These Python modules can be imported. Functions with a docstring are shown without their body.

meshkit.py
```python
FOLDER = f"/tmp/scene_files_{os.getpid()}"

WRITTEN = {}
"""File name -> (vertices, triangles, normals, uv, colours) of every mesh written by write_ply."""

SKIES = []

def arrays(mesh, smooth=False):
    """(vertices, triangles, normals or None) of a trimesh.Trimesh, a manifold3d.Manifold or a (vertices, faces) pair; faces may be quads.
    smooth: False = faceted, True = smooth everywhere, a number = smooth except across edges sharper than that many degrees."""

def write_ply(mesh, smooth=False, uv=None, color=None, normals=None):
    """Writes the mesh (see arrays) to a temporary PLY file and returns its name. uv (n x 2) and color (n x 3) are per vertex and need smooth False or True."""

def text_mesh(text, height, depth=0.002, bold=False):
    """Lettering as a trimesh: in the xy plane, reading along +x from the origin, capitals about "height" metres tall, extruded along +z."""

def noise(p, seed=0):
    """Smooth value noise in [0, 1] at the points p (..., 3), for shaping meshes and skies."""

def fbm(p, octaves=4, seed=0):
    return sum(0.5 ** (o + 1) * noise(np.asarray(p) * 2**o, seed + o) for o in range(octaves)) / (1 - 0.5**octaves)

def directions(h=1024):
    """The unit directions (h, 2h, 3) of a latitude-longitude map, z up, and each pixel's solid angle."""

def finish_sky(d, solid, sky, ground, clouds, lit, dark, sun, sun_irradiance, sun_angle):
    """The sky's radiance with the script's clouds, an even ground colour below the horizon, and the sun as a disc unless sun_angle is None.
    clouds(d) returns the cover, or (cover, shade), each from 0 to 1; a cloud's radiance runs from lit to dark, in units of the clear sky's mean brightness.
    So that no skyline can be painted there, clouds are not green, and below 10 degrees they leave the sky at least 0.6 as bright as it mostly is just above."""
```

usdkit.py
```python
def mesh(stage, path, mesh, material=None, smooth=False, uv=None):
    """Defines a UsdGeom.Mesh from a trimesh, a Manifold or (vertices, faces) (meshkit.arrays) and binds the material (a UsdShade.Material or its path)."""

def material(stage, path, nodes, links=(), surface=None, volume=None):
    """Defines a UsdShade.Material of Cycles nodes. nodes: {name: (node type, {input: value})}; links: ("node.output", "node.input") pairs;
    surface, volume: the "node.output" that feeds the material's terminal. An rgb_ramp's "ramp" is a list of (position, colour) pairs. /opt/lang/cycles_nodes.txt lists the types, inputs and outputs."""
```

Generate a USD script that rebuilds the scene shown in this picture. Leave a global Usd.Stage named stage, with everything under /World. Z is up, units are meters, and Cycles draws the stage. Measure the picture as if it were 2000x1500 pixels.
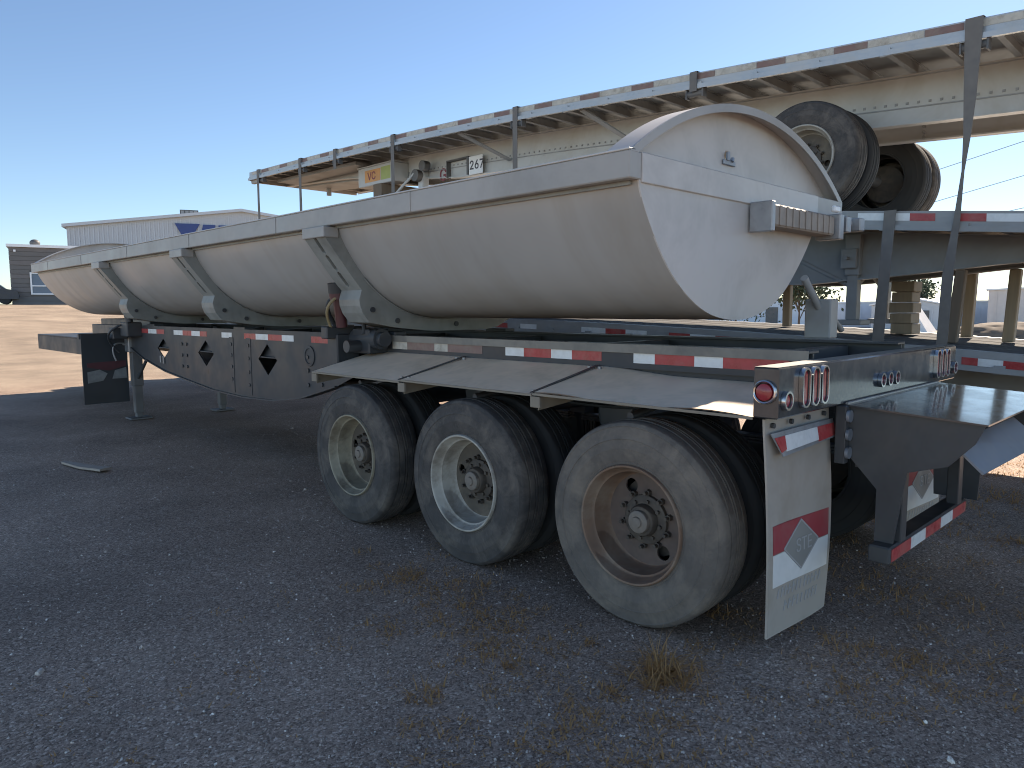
import math, random
import numpy as np, trimesh
import usdkit, meshkit
from pxr import Usd, UsdGeom, UsdLux, UsdShade, Gf, Sdf, Vt
from shapely.geometry import Polygon, LineString
import manifold3d as m3

stage = Usd.Stage.CreateInMemory()
UsdGeom.SetStageUpAxis(stage, 'Z'); UsdGeom.SetStageMetersPerUnit(stage, 1.0)
UsdGeom.Xform.Define(stage, '/World'); UsdGeom.Scope.Define(stage, '/World/Looks')
RNG = random.Random(7); NP = np.random.default_rng(7)
# ------------------------------------------------------------------ camera, sky, sun, exposure
CAM_POS = np.array([-2.955, -2.029, 1.599]); CAM_PITCH, CAM_YAW, CAM_ROLL, CAM_F = 5.825, 45.365, -0.227, 1431.0
EXPOSURE = 1.68
SKY_STRENGTH = 0.05
SUN_EL, SUN_AZ, SUN_INT = 35.5, 9.0, 0.85
def _cam():
    p, y, r = map(math.radians, (CAM_PITCH, CAM_YAW, CAM_ROLL))
    F = np.array([math.cos(y)*math.cos(p), math.sin(y)*math.cos(p), -math.sin(p)])
    R = np.array([math.sin(y), -math.cos(y), 0.0]); U = np.cross(R, F)
    R, U = R*math.cos(r)+U*math.sin(r), U*math.cos(r)-R*math.sin(r)
    c = UsdGeom.Camera.Define(stage, '/World/camera')
    c.AddTransformOp().Set(Gf.Matrix4d(*R, 0, *U, 0, *(-F), 0, *CAM_POS, 1))
    c.CreateHorizontalApertureAttr(36.0); c.CreateVerticalApertureAttr(27.0)
    c.CreateFocalLengthAttr(36.0*CAM_F/2000.0); c.CreateExposureAttr(EXPOSURE)
    c.CreateClippingRangeAttr(Gf.Vec2f(0.05, 20000))
_cam()
_se, _sa = math.radians(SUN_EL), math.radians(SUN_AZ)
SUN = np.array([math.cos(_se)*math.cos(_sa), math.cos(_se)*math.sin(_sa), math.sin(_se)])
skymat = usdkit.material(stage, '/World/Looks/sky_look', {
    'sky': ('sky_texture', {'sky_type': 'single_scattering', 'sun_disc': False, 'sun_elevation': _se, 'sun_rotation': math.atan2(SUN[0], SUN[1]),
                            'altitude': 900.0, 'air_density': 1.0, 'aerosol_density': 0.25, 'ozone_density': 2.6}),
    'bg': ('background_shader', {'strength': SKY_STRENGTH})}, [('sky.color', 'bg.color')], surface='bg.background')
dome = UsdLux.DomeLight.Define(stage, '/World/sky'); UsdShade.MaterialBindingAPI.Apply(dome.GetPrim()).Bind(skymat)
dome.GetPrim().SetCustomDataByKey('kind', 'structure')
sun = UsdLux.DistantLight.Define(stage, '/World/sun')
sun.CreateIntensityAttr(SUN_INT); sun.CreateAngleAttr(0.53); sun.CreateNormalizeAttr(True); sun.CreateColorAttr(Gf.Vec3f(1.0, 0.86, 0.70))
_x = np.cross([0, 0, 1.0], SUN); _x /= np.linalg.norm(_x); _y = np.cross(SUN, _x)
sun.AddTransformOp().Set(Gf.Matrix4d(*_x, 0, *_y, 0, *SUN, 0, 0, 0, 0, 1))

# ------------------------------------------------------------------ materials
def mat(name, col, rough=0.55, metal=0.0, var=0.18, vscale=3.0, dirt=None, dirt_amt=0.4, dirt_scale=1.5, bump=0.0, bscale=60.0, spec=0.5, coat=0.0, rvar=0.12, stretch=(1, 1, 1)):
    c = np.array(col, float)
    n = {'tc': ('texture_coordinate', {}), 'mp': ('mapping', {'scale': stretch}),
         'n1': ('noise_texture', {'scale': vscale, 'detail': 6.0, 'roughness': 0.62}),
         'r1': ('rgb_ramp', {'ramp': [(0.25, c*(1-var)), (0.5, c), (0.75, np.minimum(c*(1+var), 1))]}),
         'rr': ('map_range', {'from_min': 0.3, 'from_max': 0.7, 'to_min': max(rough-rvar, 0.02), 'to_max': min(rough+rvar, 1.0)}),
         'p': ('principled_bsdf', {'metallic': metal, 'specular_ior_level': spec, 'coat_weight': coat, 'coat_roughness': 0.08})}
    l = [('tc.object', 'mp.vector'), ('mp.vector', 'n1.vector'), ('n1.fac', 'r1.fac'), ('n1.fac', 'rr.value'), ('rr.result', 'p.roughness')]
    out = 'r1.color'
    if dirt is not None:
        n['n2'] = ('noise_texture', {'scale': dirt_scale, 'detail': 9.0, 'roughness': 0.7, 'distortion': 0.4})
        n['r2'] = ('map_range', {'from_min': 0.46, 'from_max': 0.68, 'to_min': 0.0, 'to_max': dirt_amt})
        n['mx'] = ('mix_color', {'blend_type': 'mix', 'b': dirt})
        l += [('mp.vector', 'n2.vector'), ('n2.fac', 'r2.value'), ('r2.result', 'mx.fac'), (out, 'mx.a')]; out = 'mx.result'
    l.append((out, 'p.base_color'))
    if bump > 0:
        n['nb'] = ('noise_texture', {'scale': bscale, 'detail': 4.0}); n['bp'] = ('bump', {'strength': bump, 'distance': 0.01})
        l += [('tc.object', 'nb.vector'), ('nb.fac', 'bp.height'), ('bp.normal', 'p.normal')]
    return usdkit.material(stage, '/World/Looks/' + name, n, l, surface='p.BSDF')

DUST = (0.30, 0.24, 0.17)
M = {}
M['tub'] = mat('tub_paint', (0.325, 0.307, 0.286), 0.42, var=0.05, vscale=1.2, dirt=(0.26, 0.228, 0.185), dirt_amt=0.5, dirt_scale=1.1, bump=0.05, bscale=3.0, stretch=(0.8, 2.2, 0.45))
M['tub_rim'] = mat('tub_rim_paint', (0.33, 0.31, 0.285), 0.42, var=0.10, vscale=2.5, dirt=(0.17, 0.155, 0.13), dirt_amt=0.35, dirt_scale=1.6)
M['tub_end'] = mat('tub_end_paint', (0.48, 0.45, 0.42), 0.48, var=0.06, vscale=1.4, dirt=(0.18, 0.17, 0.155), dirt_amt=0.3, dirt_scale=2.0)
M['rib'] = mat('rib_paint', (0.22, 0.22, 0.20), 0.45, var=0.14, vscale=4, dirt=(0.10, 0.09, 0.075), dirt_amt=0.5, dirt_scale=3.0)
M['frame'] = mat('black_frame_paint', (0.038, 0.039, 0.041), 0.45, var=0.25, vscale=5, dirt=(0.10, 0.09, 0.076), dirt_amt=0.35, dirt_scale=2.5)
M['belly'] = mat('belly_paint', (0.032, 0.033, 0.035), 0.45, var=0.2, vscale=4, dirt=(0.07, 0.064, 0.057), dirt_amt=0.45, dirt_scale=1.4)
M['gloss_black'] = mat('gloss_black_paint', (0.024, 0.026, 0.029), 0.2, var=0.2, vscale=6, dirt=(0.12, 0.10, 0.08), dirt_amt=0.25, dirt_scale=3, rvar=0.06, coat=0.4)
M['fender'] = mat('fender_sheet', (0.82, 0.65, 0.485), 0.65, var=0.08, vscale=3, dirt=(0.50, 0.40, 0.28), dirt_amt=0.6, dirt_scale=2.2)
M['fender_edge'] = mat('fender_edge_sheet', (0.20, 0.17, 0.13), 0.6, var=0.2, vscale=6)
M['rail_dust'] = mat('dusty_rail_flange', (0.20, 0.18, 0.15), 0.65, var=0.2, vscale=5, dirt=(0.07, 0.065, 0.06), dirt_amt=0.5, dirt_scale=3)
M['rubber'] = mat('tyre_rubber', (0.056, 0.050, 0.046), 0.8, var=0.4, vscale=14, dirt=(0.16, 0.135, 0.11), dirt_amt=0.7, dirt_scale=5.5, bump=0.3, bscale=90, spec=0.35)
M['rubber_glare'] = mat('glare_pale_tyre_rubber', (0.115, 0.099, 0.085), 0.82, var=0.25, vscale=12, dirt=(0.215, 0.178, 0.14), dirt_amt=0.7, dirt_scale=5, bump=0.3, bscale=90, spec=0.3)  # rearmost tyre made paler: lens glare put into the rubber colour
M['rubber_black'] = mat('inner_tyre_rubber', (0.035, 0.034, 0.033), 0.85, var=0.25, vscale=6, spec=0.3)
M['rim_cream'] = mat('cream_rim_paint', (0.28, 0.245, 0.175), 0.6, var=0.25, vscale=8, dirt=(0.085, 0.06, 0.036), dirt_amt=0.8, dirt_scale=5)
M['rim_white'] = mat('white_rim_paint', (0.40, 0.37, 0.315), 0.55, var=0.2, vscale=8, dirt=(0.12, 0.09, 0.06), dirt_amt=0.75, dirt_scale=5)
M['rim_rust'] = mat('rusty_rim_paint', (0.17, 0.105, 0.068), 0.75, var=0.25, vscale=7, dirt=(0.25, 0.205, 0.155), dirt_amt=0.7, dirt_scale=4.5)
M['disc_brown'] = mat('brown_wheel_disc', (0.115, 0.082, 0.066), 0.75, var=0.3, vscale=9, dirt=(0.16, 0.125, 0.095), dirt_amt=0.6, dirt_scale=7)
M['disc_grey'] = mat('grubby_shaded_wheel_disc', (0.10, 0.082, 0.062), 0.75, var=0.35, vscale=9, dirt=(0.21, 0.175, 0.125), dirt_amt=0.6, dirt_scale=8)  # grubby disc, darkened further in colour for its shaded recess
M['hub'] = mat('greasy_hub_steel', (0.060, 0.048, 0.038), 0.65, var=0.5, vscale=14, dirt=(0.13, 0.10, 0.07), dirt_amt=0.6, dirt_scale=9)
M['hub_cap'] = mat('worn_hub_cap', (0.17, 0.145, 0.12), 0.5, var=0.25, vscale=14, dirt=(0.10, 0.08, 0.06), dirt_amt=0.5, dirt_scale=12)
M['flap'] = mat('grey_flap_rubber', (0.355, 0.315, 0.27), 0.62, var=0.08, vscale=3, dirt=(0.24, 0.20, 0.15), dirt_amt=0.5, dirt_scale=2.2, bump=0.1, bscale=14)
M['flap_emboss'] = mat('flap_embossing', (0.33, 0.32, 0.31), 0.55, var=0.1)
M['logo_red'] = mat('logo_red_print', (0.28, 0.036, 0.045), 0.5, var=0.1, dirt=(0.22, 0.12, 0.11), dirt_amt=0.4, dirt_scale=6)
M['logo_white'] = mat('logo_white_print', (0.66, 0.65, 0.62), 0.5, var=0.06, dirt=(0.5, 0.5, 0.47), dirt_amt=0.5, dirt_scale=5)
M['logo_grey'] = mat('logo_grey_print', (0.23, 0.22, 0.20), 0.5, var=0.1)
M['worn_white'] = mat('worn_white_print', (0.17, 0.175, 0.17), 0.6, var=0.3, vscale=14); M['worn_red'] = mat('worn_red_print', (0.075, 0.022, 0.025), 0.6, var=0.3, vscale=14)
M['black_flap'] = mat('black_flap_rubber', (0.028, 0.030, 0.032), 0.5, var=0.2)
M['tape_red'] = mat('red_reflective_tape', (0.36, 0.042, 0.042), 0.35, var=0.2, vscale=12, dirt=(0.28, 0.17, 0.13), dirt_amt=0.4, dirt_scale=7)
M['tape_white'] = mat('white_reflective_tape', (0.66, 0.66, 0.64), 0.35, var=0.08, vscale=12, dirt=(0.5, 0.46, 0.4), dirt_amt=0.35, dirt_scale=9)
M['tape_red_worn'] = mat('faded_glare_red_tape', (0.20, 0.12, 0.10), 0.6, var=0.2, vscale=10, dirt=(0.25, 0.2, 0.15), dirt_amt=0.7, dirt_scale=6)
M['tape_white_worn'] = mat('faded_glare_white_tape', (0.48, 0.44, 0.37), 0.6, var=0.15, vscale=14, dirt=(0.24, 0.2, 0.15), dirt_amt=0.8, dirt_scale=12)
M['lens_red'] = mat('red_lamp_lens', (0.22, 0.022, 0.026), 0.2, var=0.15, vscale=30, rvar=0.05, coat=0.5)
M['lens_amber'] = mat('amber_lamp_lens', (0.55, 0.20, 0.03), 0.2, var=0.1, rvar=0.05, coat=0.5)
M['chrome'] = mat('chrome_bezel', (0.62, 0.62, 0.62), 0.22, metal=1.0, var=0.08, rvar=0.08)
M['grommet'] = mat('black_lamp_grommet', (0.02, 0.02, 0.02), 0.6)
M['steel'] = mat('bare_steel', (0.34, 0.34, 0.34), 0.42, metal=0.6, var=0.2, vscale=8, dirt=(0.2, 0.14, 0.09), dirt_amt=0.4, dirt_scale=5)
M['galv'] = mat('galvanised_plate', (0.30, 0.315, 0.34), 0.45, metal=0.7, var=0.18, vscale=9, dirt=(0.40, 0.38, 0.36), dirt_amt=0.5, dirt_scale=6, bump=0.08, bscale=8)
M['rust'] = mat('rusty_bracket', (0.27, 0.225, 0.185), 0.7, var=0.3, vscale=8)
M['hose_red'] = mat('red_hydraulic_paint', (0.06, 0.016, 0.018), 0.4)
M['hose_black'] = mat('black_hose', (0.02, 0.02, 0.02), 0.5)
M['hose_yellow'] = mat('yellow_air_hose', (0.24, 0.18, 0.09), 0.5)
M['flat_white'] = mat('white_trailer_paint', (0.50, 0.495, 0.475), 0.45, var=0.06, vscale=2, dirt=(0.37, 0.335, 0.28), dirt_amt=0.55, dirt_scale=1.3)
M['flat_rail'] = mat('aluminium_rub_rail', (0.44, 0.44, 0.435), 0.4, metal=0.5, var=0.1, vscale=4, dirt=(0.42, 0.38, 0.32), dirt_amt=0.4, dirt_scale=3)
M['flat_under'] = mat('trailer_crossmember_paint', (0.33, 0.31, 0.28), 0.6, var=0.2, vscale=4, dirt=(0.17, 0.14, 0.11), dirt_amt=0.5, dirt_scale=3)
M['flat_grey'] = mat('grey_trailer_steel', (0.28, 0.28, 0.275), 0.5, var=0.12, vscale=3, dirt=(0.20, 0.17, 0.13), dirt_amt=0.4, dirt_scale=2)
M['cream_under'] = mat('cream_underbody_paint', (0.36, 0.355, 0.34), 0.6, var=0.12, vscale=3, dirt=(0.22, 0.195, 0.16), dirt_amt=0.5, dirt_scale=2.0)
M['flat_dark'] = mat('dark_trailer_steel', (0.10, 0.10, 0.10), 0.55, var=0.2, vscale=4, dirt=(0.20, 0.16, 0.12), dirt_amt=0.4, dirt_scale=2)
M['deck_alu'] = mat('aluminium_deck', (0.52, 0.53, 0.54), 0.45, metal=0.4, var=0.15, vscale=3, dirt=(0.36, 0.31, 0.24), dirt_amt=0.5, dirt_scale=2, stretch=(3, 0.3, 1))
M['deck_shade'] = mat('shade_dark_deck_boards', (0.15, 0.145, 0.14), 0.9, var=0.25, vscale=3, stretch=(6, 0.4, 1), spec=0.05)  # boards darkened in colour to stand for the shade on the deck
M['timber'] = mat('pale_timber', (0.27, 0.215, 0.145), 0.8, var=0.2, vscale=4, stretch=(4, 4, 0.5), dirt=(0.2, 0.15, 0.10), dirt_amt=0.4, dirt_scale=3)
M['timber_dark'] = mat('brown_timber', (0.16, 0.12, 0.085), 0.8, var=0.2, vscale=4, stretch=(4, 4, 0.5))
M['strap'] = mat('strap_webbing', (0.15, 0.135, 0.12), 0.8, var=0.2, vscale=12)
M['orange'] = mat('sticker_orange', (0.62, 0.30, 0.10), 0.5); M['green'] = mat('sticker_green', (0.36, 0.40, 0.12), 0.5)
M['text_red'] = mat('dark_red_lettering', (0.22, 0.05, 0.06), 0.5); M['text_black'] = mat('black_lettering', (0.06, 0.06, 0.07), 0.5)
M['siding'] = mat('grey_brown_siding', (0.125, 0.118, 0.112), 0.6, var=0.12, vscale=2, stretch=(0.4, 0.4, 3)); M['siding2'] = mat('grey_brown_siding_b', (0.145, 0.132, 0.125), 0.6, var=0.12, vscale=2)
M['white_metal'] = mat('white_metal_cladding', (0.50, 0.51, 0.52), 0.5, var=0.04, vscale=0.5); M['white_trim'] = mat('white_trim', (0.78, 0.78, 0.77), 0.5, var=0.04)
M['sign_blue'] = mat('blue_sign_paint', (0.035, 0.06, 0.19), 0.5, var=0.05)
M['glass'] = mat('dark_window_glass', (0.10, 0.14, 0.20), 0.06, var=0.1, rvar=0.02)
M['dark_car'] = mat('dark_vehicle_paint', (0.03, 0.035, 0.045), 0.25); M['bush'] = mat('dark_bush_foliage', (0.045, 0.06, 0.03), 0.8, var=0.4, vscale=3)
M['leaf'] = mat('tree_foliage', (0.06, 0.075, 0.035), 0.8, var=0.4, vscale=2); M['bark'] = mat('tree_bark', (0.13, 0.10, 0.075), 0.9)
M['beige'] = mat('beige_shed_wall', (0.60, 0.53, 0.48), 0.6, var=0.06); M['blue_shed'] = mat('pale_blue_shed_wall', (0.55, 0.60, 0.66), 0.6, var=0.06)
M['tent'] = mat('white_tent_fabric', (0.75, 0.74, 0.72), 0.6, var=0.05); M['dirt'] = mat('dirt_pile_soil', (0.16, 0.12, 0.085), 0.95, var=0.3, vscale=3, bump=0.5, bscale=6)
M['wire'] = mat('power_line_wire', (0.15, 0.15, 0.15), 0.6); M['board'] = mat('scrap_board', (0.34, 0.285, 0.235), 0.8, var=0.2, vscale=6)
M['stone'] = usdkit.material(stage, '/World/Looks/gravel_stone', {'oi': ('object_info', {}), 'r': ('rgb_ramp', {'ramp': [(0, (0.16, 0.13, 0.11)), (0.7, (0.36, 0.30, 0.255)), (0.93, (0.52, 0.45, 0.39)), (1, (0.78, 0.72, 0.64))]}), 'p': ('principled_bsdf', {'roughness': 0.75})}, [('oi.random', 'r.fac'), ('r.color', 'p.base_color')], surface='p.BSDF')
M['grass'] = usdkit.material(stage, '/World/Looks/dry_grass', {'g': ('geometry', {}), 'r': ('rgb_ramp', {'ramp': [(0, (0.50, 0.30, 0.135)), (0.5, (0.72, 0.48, 0.245)), (1, (0.84, 0.64, 0.40))]}),
    'd': ('diffuse_bsdf', {}), 't': ('translucent_bsdf', {}), 'm': ('mix_closure', {'fac': 0.3})},
    [('g.random_per_island', 'r.fac'), ('r.color', 'd.color'), ('r.color', 't.color'), ('d.BSDF', 'm.closure1'), ('t.BSDF', 'm.closure2')], surface='m.closure')

def ground_material():
    n = {'g': ('geometry', {}),
         'v': ('voronoi_texture', {'scale': 105.0, 'randomness': 1.0}), 've': ('voronoi_texture', {'scale': 105.0, 'feature': 'distance_to_edge'}),
         'v2': ('voronoi_texture', {'scale': 230.0}), 'sep': ('separate_color', {}), 'sep2': ('separate_color', {}), 'sx': ('separate_xyz', {}),
         'rg': ('rgb_ramp', {'ramp': [(0, (0.115, 0.076, 0.055)), (0.35, (0.30, 0.21, 0.155)), (0.75, (0.46, 0.33, 0.248)), (0.92, (0.61, 0.455, 0.35)), (1, (0.86, 0.71, 0.57))]}),
         'rt': ('rgb_ramp', {'ramp': [(0, (0.23, 0.172, 0.122)), (0.5, (0.315, 0.245, 0.178)), (1, (0.40, 0.322, 0.245))]}),
         'mixg': ('mix_color', {'blend_type': 'mix', 'fac': 0.35}), 'rg2': ('rgb_ramp', {'ramp': [(0, (0.09, 0.062, 0.046)), (0.8, (0.42, 0.30, 0.22)), (1, (0.75, 0.6, 0.47))]}),
         'nl': ('noise_texture', {'scale': 0.55, 'detail': 6.0, 'roughness': 0.6}), 'nm': ('noise_texture', {'scale': 2.3, 'detail': 8.0, 'roughness': 0.7}),
         'dx': ('math', {'math_type': 'multiply_add', 'value2': 0.5, 'value3': -4.6}),     # tan dirt takes over away from the gravel pad
         'dsum': ('math', {'math_type': 'add'}), 'nshift': ('math', {'math_type': 'multiply_add', 'value2': 5.0, 'value3': -2.5}),
         'dnx': ('math', {'math_type': 'multiply_add', 'value2': -0.5, 'value3': -3.4}), 'dny': ('math', {'math_type': 'multiply_add', 'value2': -0.5, 'value3': -3.4}), 'dm2': ('math', {'math_type': 'maximum'}), 'dm3': ('math', {'math_type': 'maximum'}),
         'dcl': ('map_range', {'from_min': 0.0, 'from_max': 2.5, 'to_min': 0.0, 'to_max': 1.0, 'clamp': True}), 'dmx': ('math', {'math_type': 'maximum'}),
         'dy': ('math', {'math_type': 'multiply_add', 'value2': 0.5, 'value3': -6.6}),
         'pat': ('map_range', {'from_min': 0.54, 'from_max': 0.74, 'to_min': 0.0, 'to_max': 0.35, 'clamp': True}),
         'mmax': ('math', {'math_type': 'maximum'}), 'fin': ('mix_color', {'blend_type': 'mix'}),
         'tone': ('map_range', {'from_min': 0.3, 'from_max': 0.7, 'to_min': 0.66, 'to_max': 1.28}), 'mul': ('vector_math', {'math_type': 'scale'}),
         'h': ('math', {'math_type': 'multiply_add', 'value2': 1.6}), 'b': ('bump', {'strength': 0.6, 'distance': 0.005}),
         'p': ('principled_bsdf', {'roughness': 0.85, 'specular_ior_level': 0.3})}
    l = [('g.position', f'{k}.vector') for k in ('v', 've', 'v2', 'nl', 'nm', 'sx')]
    l += [('v.color', 'sep.color'), ('sep.r', 'rg.fac'), ('v2.color', 'sep2.color'), ('sep2.r', 'rg2.fac'), ('rg.color', 'mixg.a'), ('rg2.color', 'mixg.b'), ('sep.g', 'rt.fac'),
          ('sx.x', 'dx.value1'), ('sx.y', 'dy.value1'), ('dx.value', 'dmx.value1'), ('dy.value', 'dmx.value2'), ('sx.x', 'dnx.value1'), ('sx.y', 'dny.value1'), ('dnx.value', 'dm2.value1'), ('dny.value', 'dm2.value2'), ('dmx.value', 'dm3.value1'), ('dm2.value', 'dm3.value2'), ('dm3.value', 'dsum.value1'), ('nl.fac', 'nshift.value1'), ('nshift.value', 'dsum.value2'), ('dsum.value', 'dcl.value'),
          ('nm.fac', 'pat.value'), ('dcl.result', 'mmax.value1'), ('pat.result', 'mmax.value2'), ('mmax.value', 'fin.fac'), ('mixg.result', 'fin.a'), ('rt.color', 'fin.b'),
          ('nl.fac', 'tone.value'), ('fin.result', 'mul.vector1'), ('tone.result', 'mul.scale'), ('mul.vector', 'p.base_color'),
          ('ve.distance', 'h.value1'), ('nm.fac', 'h.value3'), ('h.value', 'b.height'), ('b.normal', 'p.normal')]
    return usdkit.material(stage, '/World/Looks/gravel_ground', n, l, surface='p.BSDF')
M['ground'] = ground_material()

# ------------------------------------------------------------------ scene helpers
USED = {}
def numbered(parent, name):
    k = USED.get((parent, name), 0); USED[(parent, name)] = k + 1
    return f'{parent}/{name}' + (f'_{k:03d}' if k else '')
class Node:
    def __init__(s, path, org): s.path, s.org = path, np.array(org, float)
ROOT = Node('/World', (0, 0, 0))
def meta(prim, label=None, cat=None, group=None, kind=None):
    for k, v in (('label', label), ('category', cat), ('group', group), ('kind', kind)):
        if v: prim.SetCustomDataByKey(k, v)
def thing(name, label, cat, org=(0, 0, 0), group=None, kind=None, parent=ROOT):
    x = UsdGeom.Xform.Define(stage, numbered(parent.path, name)); o = np.array(org, float)
    x.AddTranslateOp().Set(Gf.Vec3d(*(o - parent.org))); meta(x.GetPrim(), label, cat, group, kind)
    return Node(str(x.GetPath()), o)
def holder(name, parent, org, label=None): return thing(name, label, None, org, parent=parent)
def tm(m):
    if isinstance(m, (list,)): return trimesh.util.concatenate([tm(a) for a in m])
    if hasattr(m, 'to_mesh'):
        q = m.to_mesh(); return trimesh.Trimesh(q.vert_properties[:, :3], q.tri_verts, process=False)
    return m
def obj(name, mesh, m, parent=ROOT, smooth=30, label=None, cat=None, group=None, kind=None, org=None):
    """one Mesh prim; mesh is given in world coordinates; org: its origin (its own transform) where other meshes or parts hang on it"""
    g = tm(mesh).copy(); o = parent.org if org is None else np.array(org, float)
    g.apply_translation(-o)
    p = usdkit.mesh(stage, numbered(parent.path, name), g, M[m] if isinstance(m, str) else m, smooth=smooth)
    if org is not None: p.AddTranslateOp().Set(Gf.Vec3d(*(o - parent.org)))
    meta(p.GetPrim(), label, cat, group, kind)
    return Node(str(p.GetPath()), o)

def objs(name, meshes, m, parent=ROOT, **kw):
    for a in meshes: obj(name, a, m, parent, **kw)

def box(x0, x1, y0, y1, z0, z1, c=0.0):
    """a box with chamfered edges"""
    lo, hi = np.minimum((x0, y0, z0), (x1, y1, z1)), np.maximum((x0, y0, z0), (x1, y1, z1))
    if c <= 0: return trimesh.creation.box(bounds=[lo, hi])
    c = min(c, 0.45*float((hi-lo).min())); pts = []
    for sx in (0, 1):
        for sy in (0, 1):
            for sz in (0, 1):
                k = np.array([hi[0] if sx else lo[0], hi[1] if sy else lo[1], hi[2] if sz else lo[2]]); d = np.array([-1 if sx else 1, -1 if sy else 1, -1 if sz else 1])*c
                for a in range(3):
                    q = k + d; q[a] = k[a]; pts.append(q)
    return trimesh.convex.convex_hull(np.array(pts))
def cyl(p0, p1, r, n=20): return trimesh.creation.cylinder(radius=r, segment=[p0, p1], sections=n)
def tube(pts, r, n=8):
    from scipy.interpolate import splprep, splev
    pts = np.array(pts, float)
    if len(pts) > 2:
        tck, _ = splprep(pts.T, s=0, k=min(3, len(pts)-1)); pts = np.array(splev(np.linspace(0, 1, 6*len(pts)), tck)).T
    t = np.gradient(pts, axis=0); t /= np.linalg.norm(t, axis=1, keepdims=True)
    a = np.cross(t, np.where(np.abs(t[:, 2:]) < .9, [0, 0, 1.0], [1.0, 0, 0])); a /= np.linalg.norm(a, axis=1, keepdims=True); b = np.cross(t, a)
    ang = np.arange(n)*2*math.pi/n
    v = (pts[:, None] + r*(np.cos(ang)[None, :, None]*a[:, None] + np.sin(ang)[None, :, None]*b[:, None])).reshape(-1, 3); f = []
    for i in range(len(pts)-1):
        for j in range(n):
            k = (j+1) % n; f += [[i*n+j, i*n+k, (i+1)*n+k], [i*n+j, (i+1)*n+k, (i+1)*n+j]]
    return trimesh.Trimesh(v, f, process=False)
def ext(poly, axis, a, b):
    """2D polygon extruded along a world axis from a to b. axis X: poly is (y, z); Y: (x, z); Z: (x, y)"""
    p = poly if hasattr(poly, 'exterior') else Polygon(poly)
    if not p.is_valid: p = p.buffer(0)
    m = trimesh.creation.extrude_polygon(p, abs(b-a), engine='earcut'); lo = min(a, b)
    v = np.array(m.vertices); u, w, h = v[:, 0], v[:, 1], v[:, 2] + lo
    if axis == 'X': m.vertices = np.stack([h, u, w], 1)
    elif axis == 'Y': m.vertices = np.stack([u, h, w], 1); m.invert()
    else: m.vertices = np.stack([u, w, h], 1)
    return m
def revolve(profile, n=64, cx=0, cy=0, cz=0, wob=None):
    """profile of (x, r) turned about the X axis through (cy, cz)"""
    P = np.array(profile, float); a = np.arange(n)*2*math.pi/n; k = len(P)
    R = np.repeat(P[None, :, 1], n, 0)
    if wob is not None: R = R + wob(a[:, None], P[None, :, 0], P[None, :, 1])
    v = np.stack([np.repeat(P[None, :, 0], n, 0) + cx, cy + R*np.cos(a)[:, None], cz + R*np.sin(a)[:, None]], -1).reshape(-1, 3); f = []
    for i in range(n):
        j = (i+1) % n
        for q in range(k-1): f += [[i*k+q, i*k+q+1, j*k+q+1], [i*k+q, j*k+q+1, j*k+q]]
    m = trimesh.Trimesh(v, f, process=False)
    return m
def stadium(cx, cz, w, h):
    return LineString([(cx, cz-(h-w)/2), (cx, cz+(h-w)/2)]).buffer(w/2, quad_segs=8) if h > w else Polygon(LineString([(cx-.0001, cz), (cx, cz)]).buffer(w/2, quad_segs=8))
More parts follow.
